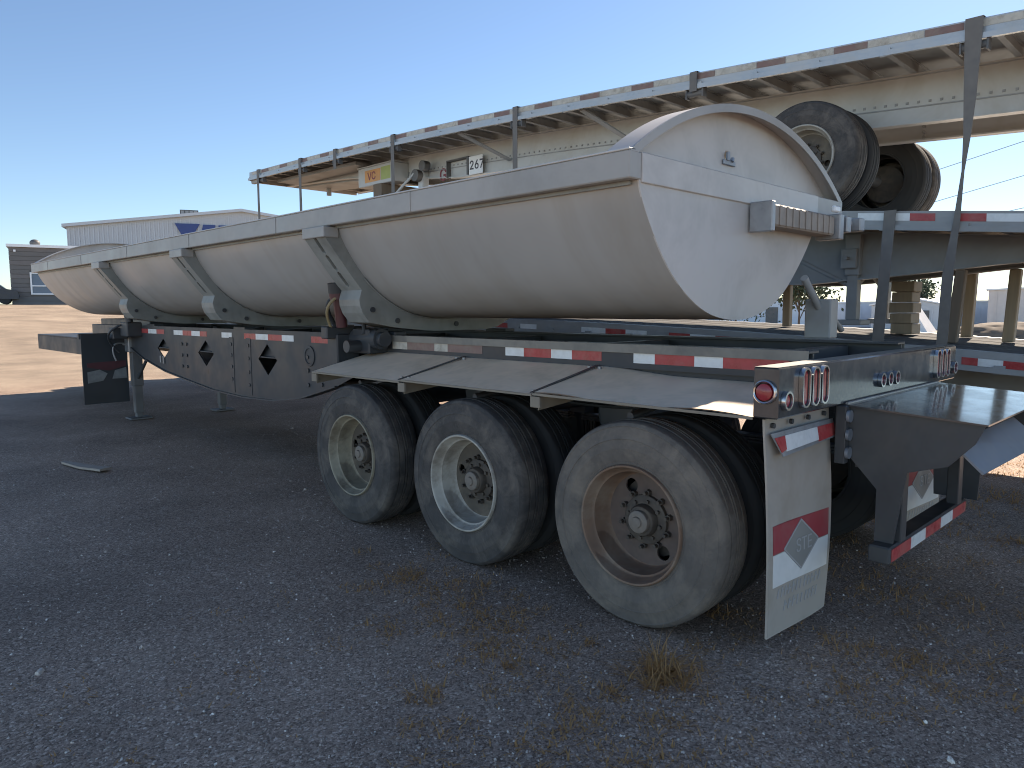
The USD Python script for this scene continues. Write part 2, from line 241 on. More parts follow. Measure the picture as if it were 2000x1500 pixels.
def text_rear(s, h, x, y, z, depth=0.003, bold=False):
    t = meshkit.text_mesh(s, h, depth, bold); v = np.array(t.vertices); v[:, 0] -= v[:, 0].mean()
    t.vertices = np.stack([x + v[:, 0], y - v[:, 2], z + v[:, 1]], 1); return t
def text_side(s, h, x, y, z, depth=0.003, bold=False):
    t = meshkit.text_mesh(s, h, depth, bold); v = np.array(t.vertices); v[:, 0] -= v[:, 0].mean()
    t.vertices = np.stack([x - v[:, 2], y - v[:, 0], z + v[:, 1]], 1); return t
def poly_plate(pts, thick):
    """a flat polygon in space given a thickness"""
    P = np.array(pts, float); n = np.cross(P[1]-P[0], P[2]-P[0]); n /= np.linalg.norm(n); k = len(P)
    return trimesh.convex.convex_hull(np.vstack([P + n*thick/2, P - n*thick/2]))
def smoothstep(x): x = np.clip(x, 0, 1); return x*x*(3-2*x)

# ------------------------------------------------------------------ ground
def gz(x, y):
    x, y = np.asarray(x, float), np.asarray(y, float)
    rise = 2.08*smoothstep((y-15.5)/45.0)*smoothstep((62-x)/25.0)
    near = np.exp(-((x+0.5)**2 + (y-3)**2)/30.0**2)
    p = np.stack([x*0.9, y*0.9, np.zeros_like(x)], -1)
    b = (meshkit.fbm(p, 4, 3)-0.5)*0.05*near
    pad = np.clip(1-np.maximum(np.abs(x-1.3)-1.5, 0)/0.5, 0, 1)        # packed flat where the trailers stand
    far = (meshkit.fbm(np.stack([x*0.06, y*0.06, np.zeros_like(x)], -1), 3, 9)-0.5)*0.25*(1-near)
    return rise + b*(1-0.75*pad) + far*np.clip((np.hypot(x, y)-25)/30, 0, 1)
def axis_coords(lo, hi, step, far):
    core = list(np.arange(lo, hi, step)); out, s, v = [], step, core[-1]
    while v < far: s *= 1.18; v += s; out.append(v)
    pre, s, v = [], step, core[0]
    while v > -far: s *= 1.18; v -= s; pre.append(v)
    return np.array(pre[::-1] + core + out)
gx, gy = axis_coords(-5, 9, 0.09, 2500), axis_coords(-4, 16, 0.11, 2500)
X, Y = np.meshgrid(gx, gy, indexing='ij'); Z = gz(X, Y); ny = len(gy)
i, j = np.meshgrid(np.arange(len(gx)-1), np.arange(ny-1), indexing='ij'); q = i*ny + j
gf = np.stack([q, q+ny, q+ny+1, q+1], -1).reshape(-1, 4)
gmesh = trimesh.Trimesh(np.stack([X, Y, Z], -1).reshape(-1, 3), np.vstack([gf[:, [0, 1, 2]], gf[:, [0, 2, 3]]]), process=False)
obj('gravel_yard', gmesh, 'ground', smooth=True, kind='structure', label='dark gravel yard running out to sunlit tan dirt')

# ------------------------------------------------------------------ buildings in the distance
def building_frame(c0, c1):
    """origin c0, unit vector u along the front to c1, v away from the camera"""
    c0, c1 = np.array(c0, float), np.array(c1, float); u = (c1-c0)/np.linalg.norm(c1-c0); v = np.array([-u[1], u[0]])
    if np.dot(v, c0 - CAM_POS[:2]) < 0: v = -v
    return lambda a, d, z: np.array([c0[0]+u[0]*a+v[0]*d, c0[1]+u[1]*a+v[1]*d, z]), float(np.linalg.norm(c1-c0))
def fbox(fr, a0, a1, d0, d1, z0, z1):
    P = [fr(a, d, z) for a in (a0, a1) for d in (d0, d1) for z in (z0, z1)]; return trimesh.convex.convex_hull(np.array(P))
def fprism(fr, pts, d0, d1):
    """polygon in (along, height) between two depths"""
    m = trimesh.creation.extrude_polygon(Polygon(pts), d1-d0, engine='earcut'); v = np.array(m.vertices)
    m.vertices = np.array([fr(a, d0+h, z) for a, z, h in v]); m.fix_normals(); return m

fr, L = building_frame((8.35, 58.93), (14.63, 57.42)); zb = 2.0; ztop = 6.22
g = thing('office_building', 'low dark grey building with flat white-trimmed roof at the yard edge', 'building', fr(L/2, 0, zb))
W0, W1, WZ0, WZ1 = 1.25, 2.62, 2.86, 4.22
obj('wall', [fbox(fr, 0.03, L-0.03, 0.30, 8, zb-0.4, ztop-0.1), fbox(fr, W0-.01, W1+.01, .28, .31, WZ0, WZ1)], 'siding', g)
nb = 13; hs = (ztop-0.15-zb)/nb
for k in range(nb):
    z0, z1 = zb+k*hs, zb+(k+1)*hs-0.02; pieces = [(0, L)] if (z1 < WZ0-.08 or z0 > WZ1+.08) else [(0, W0-0.1), (W1+0.1, L)]
    for a0, a1 in pieces:
        mm = fprism(fr, [(a0, z0), (a1, z0), (a1, z1), (a0, z1)], 0.24 - 0.02*(k % 2), 0.31); obj('siding_board', mm, 'siding' if (k*7) % 3 else 'siding2', g, smooth=False)
obj('roof_trim', fbox(fr, -0.12, L+0.12, 0.10, 8.1, ztop-0.16, ztop+0.03), 'white_trim', g)
wf = obj('window', [fbox(fr, W0-0.1, W0, .17, .28, WZ0-.1, WZ1+.1), fbox(fr, W1, W1+.1, .17, .28, WZ0-.1, WZ1+.1), fbox(fr, W0, W1, .17, .28, WZ0-.1, WZ0), fbox(fr, W0, W1, .17, .28, WZ1, WZ1+.1), fbox(fr, W0, W1, .18, .27, WZ0+.48, WZ0+.56)], 'white_trim', g, org=fr((W0+W1)/2, .2, WZ0))
obj('pane', fbox(fr, W0, W1, .235, .25, WZ0, WZ0+.48), 'glass', wf); obj('pane', fbox(fr, W0, W1, .235, .25, WZ0+.56, WZ1), 'glass', wf)
vm = trimesh.creation.icosphere(2, 0.33); vm.apply_scale((1, 1, .8)); vm.apply_translation(fr(1.55, 1.2, ztop+.22))
obj('roof_vent', [vm, cyl(fr(1.55, 1.2, ztop), fr(1.55, 1.2, ztop+.2), .22)], 'flat_dark', g)
obj('wall_lamp', fbox(fr, .28, .42, .14, .25, ztop-.5, ztop-.36), 'white_trim', g)

fr2, L2 = building_frame((17.3, 80.6), (36.0, 73.0)); zt = lambda a: 10.05 + (12.15-10.05)*min(a, 2*16.2-a)/16.2
wl = 26.0
w = thing('warehouse', 'big white ribbed metal warehouse with blue lettering and a low gable', 'building', fr2(13, 0, 2.1))
obj('wall', fprism(fr2, [(0, 1.4), (wl, 1.4), (wl, zt(wl)-.15), (16.2, zt(16.2)-.15), (0, zt(0)-.15)], 0.1, 30), 'white_metal', w, smooth=False)
ribs = []
for k in range(int(wl/0.42)):
    a = 0.15+k*0.42; ribs.append(fprism(fr2, [(a, 2), (a+.12, 2), (a+.12, zt(a)-.3), (a, zt(a)-.3)], 0.03, 0.098))
obj('cladding_rib', ribs, 'white_metal', w, smooth=False, kind='stuff')
obj('roof', fprism(fr2, [(-.35, zt(0)-.28), (16.2, zt(16.2)-.15), (wl+.3, zt(wl)-.25), (wl+.3, zt(wl)+.02), (16.2, zt(16.2)+.14), (-.35, zt(0)+.02)], -0.35, 30.4), 'white_metal', w, smooth=False)
for k, pts in enumerate(([(9.7, 10.55), (12.1, 10.55), (11.3, 9.2), (10.4, 9.2)], [(12.4, 10.5), (13.6, 10.5), (13.5, 9.2), (12.1, 9.2)], [(13.9, 10.5), (15.9, 10.5), (15.9, 9.9), (14.6, 9.7), (15.9, 9.5), (15.9, 9.1), (13.8, 9.1)])):
    obj('sign_letter', fprism(fr2, pts, -0.08, 0.02), 'sign_blue', w, smooth=False)
ac = obj('rooftop_unit', [fbox(fr2, 10.2, 12.0, 2.2, 4, zt(11)-.1, zt(11)+.75)], 'flat_dark', w, org=fr2(11.1, 3, zt(11)))
obj('grille', [fbox(fr2, 10.3+k*.42, 10.62+k*.42, 2.12, 2.22, zt(11)+.2, zt(11)+.65) for k in range(4)], 'flat_grey', ac)

# dark vehicle and shrubs at the far left edge
def parked_car(cx, cy, rz, label):
    z = float(gz(cx, cy)); c = thing('parked_car', label, 'car', (cx, cy, z))
    prof = [(-2.2, .35), (-2.25, .75), (-1.9, .95), (-1.2, 1.0), (-.7, 1.5), (.9, 1.55), (1.5, 1.05), (2.15, .95), (2.25, .6), (2.2, .35)]
    def place(m): m.apply_transform(trimesh.transformations.rotation_matrix(rz, (0, 0, 1))); m.apply_translation((cx, cy, z)); return m
    obj('body', place(ext(prof, 'Y', -.85, .85)), 'dark_car', c)
    obj('side_window', place(ext([(-1.05, 1.05), (-.62, 1.43), (.8, 1.46), (1.25, 1.08)], 'Y', -.86, .86)), 'glass', c)
    for x in (-1.4, 1.4):
        for y in (-.82, .62): obj('wheel', place(cyl((x, y, .34), (x, y+.2, .34), .34)), 'rubber_black', c)
parked_car(6.75, 59.9, math.radians(-14), 'dark parked car beside the grey office building at the yard edge')

# ------------------------------------------------------------------ wheels
def tyre_profile(R=0.52, rb=0.300, W=0.28):
    s = 0.0
    P = [(0.020, rb), (0.013, rb+0.018), (0.0155, rb+0.021), (0.010, rb+0.030), (0.004, rb+0.06), (0.0015, rb+0.085), (-0.0005, rb+0.088), (0.0, rb+0.10), (0.004, rb+0.135), (0.001, rb+0.138), (0.0075, rb+0.150), (0.010, rb+0.165), (0.016, R-0.028), (0.0135, R-0.024), (0.026, R-0.010), (0.042, R)]
    t = [(0.075, R+.002), (0.077, R-.012), (0.085, R-.012), (0.087, R+.003), (0.123, R+.004), (0.125, R-.012), (0.133, R-.012), (0.135, R+.004)]
    half = P + t
    return half + [(W-x, r) for x, r in half[::-1]]
def tyre(x, y, z, R=0.52, rb=0.30, W=0.28, n=120, flat=True):
    def wob(a, px, pr):
        edge = ((pr > R-0.03) & ((px < 0.05) | (px > W-0.05))); k = (np.sin(a*60) > 0.35)
        return np.where(edge & k, -0.006, 0.0)
    m = revolve(tyre_profile(R, rb, W), n, x, y, z, wob)
    if flat:                                    # the contact patch spreads a little on the ground
        v = np.array(m.vertices); low = v[:, 2] < z-R+0.014; v[low, 2] = z-R+0.014; m.vertices = v
    return m
def side_wheel(parent, x, y, z, side, tyre_m, rim_m, disc_m, holes, spin, R=0.525, dual=True, label=None):
    """side -1: outer face at x looking to -X, the wheel reaches inwards along +X; side +1 mirrored"""
    s = 1.0 if side < 0 else -1.0
    h = holder('wheel', parent, (x, y, z), label)
    def put(m):
        if s < 0:
            v = np.array(m.vertices); v[:, 0] = 2*x - v[:, 0]; m.vertices = v; m.invert()
        return m
    obj('tyre', put(tyre(x, y, z, R)), tyre_m, h, smooth=35)
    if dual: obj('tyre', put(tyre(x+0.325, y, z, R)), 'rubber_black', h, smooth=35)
    k = R/0.52
    rimp = [(0.030, .306), (0.006, .305), (0.000, .300), (0.002, .292), (0.014, .286), (0.05, .276), (0.062, .262), (0.115, .256), (0.15, .250), (0.165, .243), (0.172, .236), (0.178, .240), (0.16, .262), (0.08, .285), (0.032, .300)]
    obj('rim', put(revolve([(a, b*k) for a, b in rimp], 72, x, y, z)), rim_m, h, smooth=40)
    disc = Polygon([(.243*k*math.cos(t), .243*k*math.sin(t)) for t in np.linspace(0, 2*math.pi, 73)[:-1]])
    for q in range(2): disc = disc.difference(Polygon([(0.190*math.cos(spin+q*math.pi)+holes*math.cos(t), 0.190*math.sin(spin+q*math.pi)+holes*math.sin(t)) for t in np.linspace(0, 2*math.pi, 17)[:-1]]))
    d = ext(disc, 'X', 0.170, 0.182); v = np.array(d.vertices); rr = np.hypot(v[:, 1], v[:, 2]); v[:, 0] += -0.03*smoothstep((rr-.13)/-.05)*0; d.vertices = v; d.apply_translation((x, y, z))
    obj('disc', put(d), disc_m, h, smooth=30)
    back = cyl((x+.23, y, z), (x+.30, y, z), .21, 40)
    hb = [revolve([(.185, .13), (.150, .128), (.145, .120), (.143, .085), (.118, .082), (.106, .075), (.104, .058), (.095, .055)], 40, x, y, z)]
    for q in range(10):
        a = q*2*math.pi/10 + spin; cy, cz = y+.1425*math.cos(a), z+.1425*math.sin(a)
        hb += [cyl((x+.172, cy, cz), (x+.145, cy, cz), .017, 6), cyl((x+.15, cy, cz), (x+.122, cy, cz), .010, 8)]
    for q in range(8):
        a = q*2*math.pi/8 + .2; cy, cz = y+.10*math.cos(a), z+.10*math.sin(a); hb.append(cyl((x+.146, cy, cz), (x+.130, cy, cz), .011, 6))
    obj('hub', [put(a) for a in hb] + [put(back)], 'hub', h, smooth=35)
    obj('hub_cap', put(revolve([(.103, .060), (.084, .058), (.078, .050), (.077, .030), (.068, .026), (.066, .0005)], 32, x, y, z)), 'hub_cap', h, smooth=35)
    return h

# ------------------------------------------------------------------ the side dump trailer
TR = thing('side_dump_trailer', 'long black side dump trailer with grey half-round tub, nearest in the yard', 'trailer', (1.3, 5.0, 0.0))
CW = 2.59
AX = (0.12, 1.404, 2.680)
zc = 0.515
side_wheel(TR, -0.02, AX[0], zc, -1, 'rubber_glare', 'rim_rust', 'disc_brown', .038, math.radians(58), label='rearmost wheel, its rim brown with rust')
side_wheel(TR, -0.02, AX[1], zc, -1, 'rubber', 'rim_white', 'disc_grey', .030, math.radians(12), label='middle wheel, its rim white and grubby')
side_wheel(TR, -0.02, AX[2], zc, -1, 'rubber', 'rim_cream', 'disc_grey', .030, math.radians(14), label='foremost wheel, its rim cream and grubby')
for a in AX: side_wheel(TR, CW+0.02, a, zc, 1, 'rubber', 'rim_cream', 'disc_grey', .030, .4)
for a in AX:
    obj('axle', [cyl((.5, a, zc), (CW-.5, a, zc), .07), box(.66, .80, a-.10, a+.10, zc-.09, zc+.12, .01), box(CW-.8, CW-.66, a-.10, a+.10, zc-.09, zc+.12, .01)], 'frame', TR)
    objs('suspension_hanger', [ext([(a+.45, 1.12), (a+.75, 1.12), (a+.68, .72), (a+.52, .72)], 'X', xx, xx+.12) for xx in (.66, CW-.78)], 'frame', TR)
    objs('leaf_spring', [box(xx, xx+.09, a-.56, a+.56, .66+.02*q, .675+.02*q) for xx in (.68, CW-.77) for q in range(3)], 'frame', TR)
# frame rails
RX0, RX1 = 0.60, 0.72
RTOP = 1.388
for sx in (0, 1):
    f = (lambda a: a) if sx == 0 else (lambda a: CW-a)
    obj('frame_rail', [box(f(RX0+.045), f(RX0+.058), -.50, 9.9, 1.115, RTOP-.014), box(f(RX0), f(RX1), -.50, 9.9, RTOP-.0145, RTOP, .003), box(f(RX0), f(RX1), -.50, 9.7, 1.10, 1.1145, .003)], 'frame', TR)
    obj('rail_flange_edge', [box(f(RX0-.006), f(RX0-.0005), -.50, 3.55, RTOP-.05, RTOP+.001)], 'rail_dust', TR)
    obj('tape_backing', [box(f(RX0+.006), f(RX0+.040), -.50, 3.45, 1.245, 1.350)], 'belly', TR)
for k in range(7): obj('cross_member', box(RX1-.02, CW-RX1+.02, -.2+k*1.35, -.12+k*1.35, 1.13, 1.36, .004), 'frame', TR)
def tape(parent, x, y0, y1, z0, z1, red, face=-1, worn=False, zs=None):
    m = ('tape_red' if red else 'tape_white') + ('_worn' if worn else '')
    obj('reflective_strip', box(x+face*.002, x+.0005*face, y0, y1, z0, z1), m, parent, smooth=False)
RT0, RT1 = 1.279, 1.340
xt = RX0+.006
for y0, y1, red, worn in ((2.98, 2.78, 0, 1), (2.78, 2.43, 1, 1), (2.43, 2.27, 0, 1), (2.27, 1.88, 1, 1), (1.64, 1.46, 0, 0), (1.46, 1.21, 1, 0), (1.21, 1.03, 0, 0), (1.03, .79, 1, 0), (.55, .40, 0, 0), (.40, .14, 1, 0), (.14, -.035, 0, 0), (-.035, -.40, 1, 0)):
    tape(TR, xt, y1, y0, RT0, RT1, red, worn=bool(worn))
# belly plate with diamond cut-outs
top = 1.392
def belly_poly():
    pts = [(3.52, top), (3.52, 1.02), (3.85, .90), (4.5, .74), (5.1, .665), (5.8, .645), (6.6, .665), (7.3, .725), (8.1, .80), (8.9, .93), (9.55, 1.10), (9.9, 1.14), (9.9, top)]
    p = Polygon(pts)
    for cy, cz, hw, hh in ((5.19, 1.085, .21, .165), (6.77, 1.09, .23, .155), (8.15, 1.10, .22, .13)): p = p.difference(Polygon([(cy-hw, cz), (cy, cz-hh), (cy+hw, cz), (cy, cz+hh)]))
    return p
bp = belly_poly()
for x in (RX0-.008, CW-RX0-.004):
    obj('belly_plate', ext(bp, 'X', x, x+.012), 'belly', TR, smooth=False)
lip = [(3.85, .90), (4.5, .74), (5.1, .665), (5.8, .645), (6.6, .665), (7.3, .725), (8.1, .80), (8.9, .93), (9.55, 1.10)]
for x in (RX0-.03, CW-RX0-.09):
    obj('belly_flange', ext(LineString(lip).buffer(.007, cap_style=2), 'X', x, x+.12), 'frame', TR)
objs('belly_cross_plate', [ext([(4.6, 1.3), (4.6, .85), (4.63, .85), (4.63, 1.3)], 'X', RX0+.02, CW-RX0-.02), ext([(5.95, 1.3), (5.95, .8), (5.98, .8), (5.98, 1.3)], 'X', RX0+.02, CW-RX0-.02)], 'frame', TR)
obj('hydraulic_tank', cyl((1.3, 4.6, 1.06), (1.3, 9.2, 1.06), .26, 28), 'frame', TR)  # drum added behind the diamond cut-outs so they look dark inside
bolts = []
for yy, zs in ((6.05, (1.22, 1.10, .97, .83)), (5.62, (1.22, 1.08, .93, .79)), (7.35, (1.18, 1.04, .90)), (7.5, (1.18, 1.04, .90)), (4.1, (1.0, .9)), (4.35, (1.15, 1.02, .88))):
    for z in zs: bolts.append(cyl((RX0-.008, yy, z), (RX0-.020, yy, z), .020, 8))
obj('bolt_heads', bolts, 'frame', TR, kind='stuff')
for yy in (5.62, 6.05): obj('seam_strip', box(RX0-.013, RX0-.0085, yy-.05, yy+.05, .68, 1.30), 'belly', TR, smooth=False)
obj('access_cover', [revolve([(0, .10), (-.010, .098), (-.012, .075), (-.004, .07), (-.004, .001)], 28, RX0-.008, 4.32, 1.16)], 'belly', TR)
XB = RX0-.008
for y0, y1, red in ((3.62, 3.70, 1), (3.70, 3.96, 0), (3.96, 4.28, 1), (4.62, 4.86, 0), (4.86, 5.16, 1), (5.16, 5.44, 0), (5.44, 5.72, 1), (6.03, 6.30, 0), (6.72, 6.92, 1), (6.92, 7.18, 0), (7.18, 7.46, 1), (7.46, 7.76, 0), (8.10, 8.38, 1), (8.38, 8.70, 0), (8.70, 9.05, 1)):
    tape(TR, XB, y0, y1, 1.290, 1.350, red)
# vertical struts and pivot gear at the rear of the belly
obj('pivot_bracket', [box(.30, .62, 3.34, 3.50, 1.10, 1.40, .01), box(.22, .60, 3.36, 3.46, 1.36, 1.46, .008), box(.42, .62, 3.05, 3.30, 1.24, 1.44, .01)], 'belly', TR, label='blue-black pivot bracket between belly plate and rail')
obj('pivot_cylinder', [cyl((.50, 2.98, 1.36), (.50, 3.34, 1.36), .085), cyl((.50, 2.93, 1.36), (.50, 2.98, 1.36), .06), cyl((.42, 3.2, 1.30), (.30, 3.2, 1.30), .05)], 'frame', TR)
lampn = obj('side_marker_lamp', [box(.44, .50, 3.36, 3.46, 1.20, 1.28, .012)], 'lens_amber', TR, label='amber side marker lamp', org=(.47, 3.41, 1.2))
obj('lamp_base', box(.50, .60, 3.34, 3.48, 1.19, 1.29, .01), 'frame', lampn)
obj('dump_cylinder', [cyl((.34, 3.32, 1.46), (.30, 3.30, 1.70), .048), cyl((.30, 3.30, 1.69), (.29, 3.30, 1.75), .07)], 'hose_red', TR, label='red hydraulic cylinder under the rear rib')
obj('cylinder_head', [cyl((.295, 3.30, 1.74), (.285, 3.295, 1.82), .075), cyl((.25, 3.26, 1.78), (.34, 3.34, 1.78), .04)], 'hose_black', TR)
obj('air_hose', tube([(.26, 3.26, 1.70), (.20, 3.30, 1.62), (.24, 3.36, 1.50), (.30, 3.38, 1.40)], .012), 'hose_yellow', TR)
objs('hydraulic_hose', [tube([(.33, 3.36, 1.72), (.28, 3.44, 1.62), (.34, 3.46, 1.5), (.40, 3.42, 1.36)], .018), tube([(.36, 3.2, 1.68), (.42, 3.15, 1.55), (.42, 3.12, 1.4)], .018)], 'hose_black', TR)
# fenders: three sheets falling outwards, with the lip plates at the joints
def fender(y0, y1, zi, zo, warp=0.0):
    n = 14; V, Fc = [], []
    ys = np.linspace(y0, y1, n)
    for yv in ys:
        t = (yv-y0)/(y1-y0)
        for k, xx in enumerate(np.linspace(0.0, RX0+.02, 8)):
            u = xx/(RX0+.02); z = zo+(zi-zo-(.035*smoothstep((1-t)*2.2) if warp > .5 else 0))*u + warp*math.sin(math.pi*u)*(1-t)*-.02 + warp*.012*math.sin(t*9)*(1-u)
            V.append((xx, yv, z))
    for a in range(n-1):
        for k in range(7): p = a*8+k; Fc += [[p, p+1, p+9], [p, p+9, p+8]]
    m = trimesh.Trimesh(V, Fc, process=False); b = m.copy(); b.vertices = np.array(b.vertices)-(0, 0, .005); b.invert()
    edge = ext([(y0, -.012), (y1, -.012), (y1, .001), (y0, .001)], 'X', -.004, 0.002); v = np.array(edge.vertices); v[:, 2] += zo; edge.vertices = v
    return [m, b, edge]
FZ = ((-.522, .80, 1.250, 1.130, 1.0), (.806, 2.055, 1.248, 1.124, .2), (2.062, 3.23, 1.252, 1.112, .2))
for y0, y1, zi, zo, wp in FZ: q_ = fender(y0, y1, zi, zo, wp); f_ = obj('fender', q_[:2], 'fender', TR, smooth=50, org=(.3, (y0+y1)/2, 1.15)); obj('fender_edge', q_[2], 'fender_edge', f_, smooth=False)
for yy, zi, zo in ((.80, 1.248, 1.124), (2.06, 1.25, 1.115), (3.22, 1.25, 1.11)):
    obj('fender_bracket', [poly_plate([(.015, yy-.03, zo-.007), (RX0, yy-.03, zi-.02), (RX0, yy-.03, zi-.16), (.015, yy-.03, zo-.09)], .006), box(-.002, .02, yy-.055, yy+.02, zo-.075, zo-.012, .003)], 'fender_edge', TR)
objs('fender_brace', [cyl((.10, yy, 1.05), (RX0+.05, yy, 1.12), .02) for yy in (.2, 1.4, 2.7)], 'frame', TR)
for yy, zi, zo in ((.803, 1.250, 1.127), (2.058, 1.250, 1.118)): obj('fender_joint', poly_plate([(-.006, yy-.013, zo+.006), (-.006, yy+.013, zo+.006), (RX0-.01, yy+.013, zi+.004), (RX0-.01, yy-.013, zi+.004)], .006), 'frame', TR, smooth=False)
objs('fender_bolt', [cyl((.05+.5*q, yy+.04*k, (1.128 if q == 0 else 1.235)), (.05+.5*q, yy+.04*k, (1.142 if q == 0 else 1.250)), .012, 8) for yy in (.80, 2.06) for k in (-1, 1) for q in (0, 1)], 'steel', TR)
# rear cross member with lamps
YB0, YB1, ZB0, ZB1 = -.634, -.520, 1.128, 1.348
bar = obj('rear_cross_bar', [box(0.0, CW, YB0, YB1, ZB0, ZB1, .006)], 'gloss_black', TR, org=(CW/2, YB0, ZB0))
obj('bar_top_wear', box(0.0, CW, YB0+.008, YB1-.004, ZB1+.0005, ZB1+.002), 'rail_dust', bar)
def lamp_rear(cx, cz, w, h, lens='lens_red'):
    p = obj('tail_lamp', ext(stadium(cx, cz, w, h), 'Y', YB0-.012, YB0-.003), lens, TR, org=(cx, YB0, cz))
    ring = stadium(cx, cz, w+.030, h+.030).difference(stadium(cx, cz, w+.012, h+.012))
    obj('bezel', ext(ring, 'Y', YB0-.022, YB0-.001), 'chrome', p); obj('grommet', ext(stadium(cx, cz, w+.012, h+.012).difference(stadium(cx, cz, w, h)), 'Y', YB0-.014, YB0-.001), 'grommet', p)
for mirror in (0, 1):
    f = (lambda a: a) if not mirror else (lambda a: CW-a)
    for cx in (.235, .335, .435): lamp_rear(f(cx), 1.248, .052, .150)
    lamp_rear(f(.062), 1.205, .052, .053)
for cx in (1.19, 1.30, 1.41): lamp_rear(cx, 1.215, .045, .046)
for x, s in ((0.0, -1), (CW, 1)):
    p = obj('side_lamp', revolve([(s*.002, .038), (s*.016, .036), (s*.022, .024), (s*.023, .001)], 24, x, -.577, 1.243), 'lens_red', TR, org=(x, -.577, 1.243))
    obj('bezel', revolve([(s*.001, .053), (s*.014, .052), (s*.018, .047), (s*.014, .042), (s*.002, .040)], 28, x, -.577, 1.243), 'chrome', p)
# mud flaps with the logo
def mud_flap(x0, x1, shift, label=None):
    YF = -.552
    def warp(m):
        v = np.array(m.vertices); t = np.clip((1.10-v[:, 2])/1.0, 0, 1); k = (v[:, 0]-x0)/(x1-x0)
        v[:, 0] += shift*t*(1-k); v[:, 1] += -.02*np.sin(t*3.0) + .015*np.sin(k*3.1+t*2); m.vertices = v; return m
    def sheet(xa, xb, za, zb, off, th, nx=10, nz=16):
        xs, zs = np.linspace(xa, xb, nx), np.linspace(za, zb, nz); V = [(a, YF+off-th, b) for b in zs for a in xs] + [(a, YF+off, b) for b in zs for a in xs]; Fc = []; o = nx*nz
        for r in range(nz-1):
            for c in range(nx-1): p = r*nx+c; Fc += [[p, p+1, p+nx+1], [p, p+nx+1, p+nx], [o+p, o+p+nx+1, o+p+1], [o+p, o+p+nx, o+p+nx+1]]
        e = [r*nx for r in range(nz)]; e2 = [r*nx+nx-1 for r in range(nz)]
        for E_, fl in ((e, 0), (e2, 1)):
            for a, b in zip(E_[:-1], E_[1:]): Fc += [[a, b, b+o], [a, b+o, a+o]] if not fl else [[a, b+o, b], [a, a+o, b+o]]
        for c in range(nx-1): Fc += [[c, c+o, c+o+1], [c, c+o+1, c+1]]; 
        return warp(trimesh.Trimesh(V, Fc, process=False))
    fl = obj('mud_flap', sheet(x0, x1, .085, 1.118, 0, .010), 'flap', TR, smooth=40, label=label, org=((x0+x1)/2, YF, 1.1))
    lx0, lx1 = x0+.05, x1-.035; mid = (lx0+lx1)/2
    red = Polygon([(lx0, .49), (lx0, .622), (lx1, .607), (lx1, .49), (mid+.02, .44)]); white = Polygon([(lx0, .335), (lx0, .49), (mid, .40), (lx1, .49), (lx1, .335)])
    dm = Polygon([(mid-.175, .490), (mid, .60), (mid+.175, .480), (mid, .365)]); red = Polygon([(lx0, .485), (lx0, .622), (lx1, .610), (lx1, .475)])
    white = Polygon([(lx0, .325), (lx0, .481), (lx1, .471), (lx1, .318)]).difference(dm.buffer(.008)); red = red.difference(dm.buffer(.008))
    def dec(p, off, th, xa=None):
        out = []
        for g_ in getattr(p, 'geoms', [p]):
            m = trimesh.creation.extrude_polygon(g_, th, engine='earcut'); m = m.subdivide().subdivide(); v = np.array(m.vertices); m.vertices = np.stack([v[:, 0], YF-.0105-off-v[:, 2], v[:, 1]], 1); out.append(warp(m))
        return trimesh.util.concatenate(out)
    obj('logo_panel', dec(red, 0, .002), 'logo_red', fl, smooth=False, label='red upper half of the flap logo'); obj('logo_panel', dec(white, 0, .002), 'logo_white', fl, smooth=False, label='white lower half of the flap logo')
    obj('logo_diamond', dec(dm, 0, .003), 'logo_grey', fl, smooth=False)
    obj('logo_border', dec(dm.buffer(.006).difference(dm.buffer(-.002)), .0005, .003), 'flap_emboss', fl, smooth=False)
    t = text_rear('STE', .066, mid-.012, YF-.014, .450, .002, False); obj('logo_lettering', warp(t), 'flap_emboss', fl, smooth=False)
    em = []
    for row, (zz, a, b) in enumerate(((.262, .08, .86), (.188, .20, .80))):                       # worn, unreadable slanted relief under the logo
        k = 0; xx = lx0+a*(lx1-lx0)
        while xx < lx0+b*(lx1-lx0):
            wd = .018+.014*RNG.random(); hh = .042+.01*RNG.random(); em.append(dec(Polygon([(xx, zz), (xx+.010, zz), (xx+.010+.014, zz+hh), (xx+.014, zz+hh)]), 0, .0025))
            if RNG.random() < .6: em.append(dec(Polygon([(xx+.02, zz+hh*.5), (xx+.02+wd*.6, zz+hh*.5), (xx+.02+wd*.6, zz+hh*.5+.008), (xx+.02, zz+hh*.5+.008)]), 0, .0025))
            xx += wd+.018
    obj('embossing', em, 'flap_emboss', fl, smooth=False)
    obj('flap_bolts', [cyl((x0+.07+k*(x1-x0-.14)/3, YF-.010, 1.085), (x0+.07+k*(x1-x0-.14)/3, YF-.024, 1.085), .012, 8) for k in range(4)], 'frame', fl)
    lx = ((x0+.03, x0+.14, 'tape_red'), (x0+.14, x1-.20, 'tape_white'), (x1-.20, x1-.005, 'tape_red'))
    obj('flap_weight', poly_plate([(x0+.02, YF-.03, 1.055), (x1, YF-.03, 1.055), (x1, YF-.048, .965), (x0+.11, YF-.048, .945)], .005), 'steel', fl, smooth=False)
    for a, b, m in lx: obj('reflective_strip', poly_plate([(a if a > x0+.04 else x0+.045, YF-.0385, 1.035), (b, YF-.0385, 1.035), (b, YF-.0495, .975), (a if a > x0+.04 else x0+.095, YF-.0495, .965)], .003), m, fl, smooth=False)
mud_flap(.03, .71, .11, 'grey mud flap behind the rearmost wheel')
mud_flap(CW-.71, CW-.03, -.0)
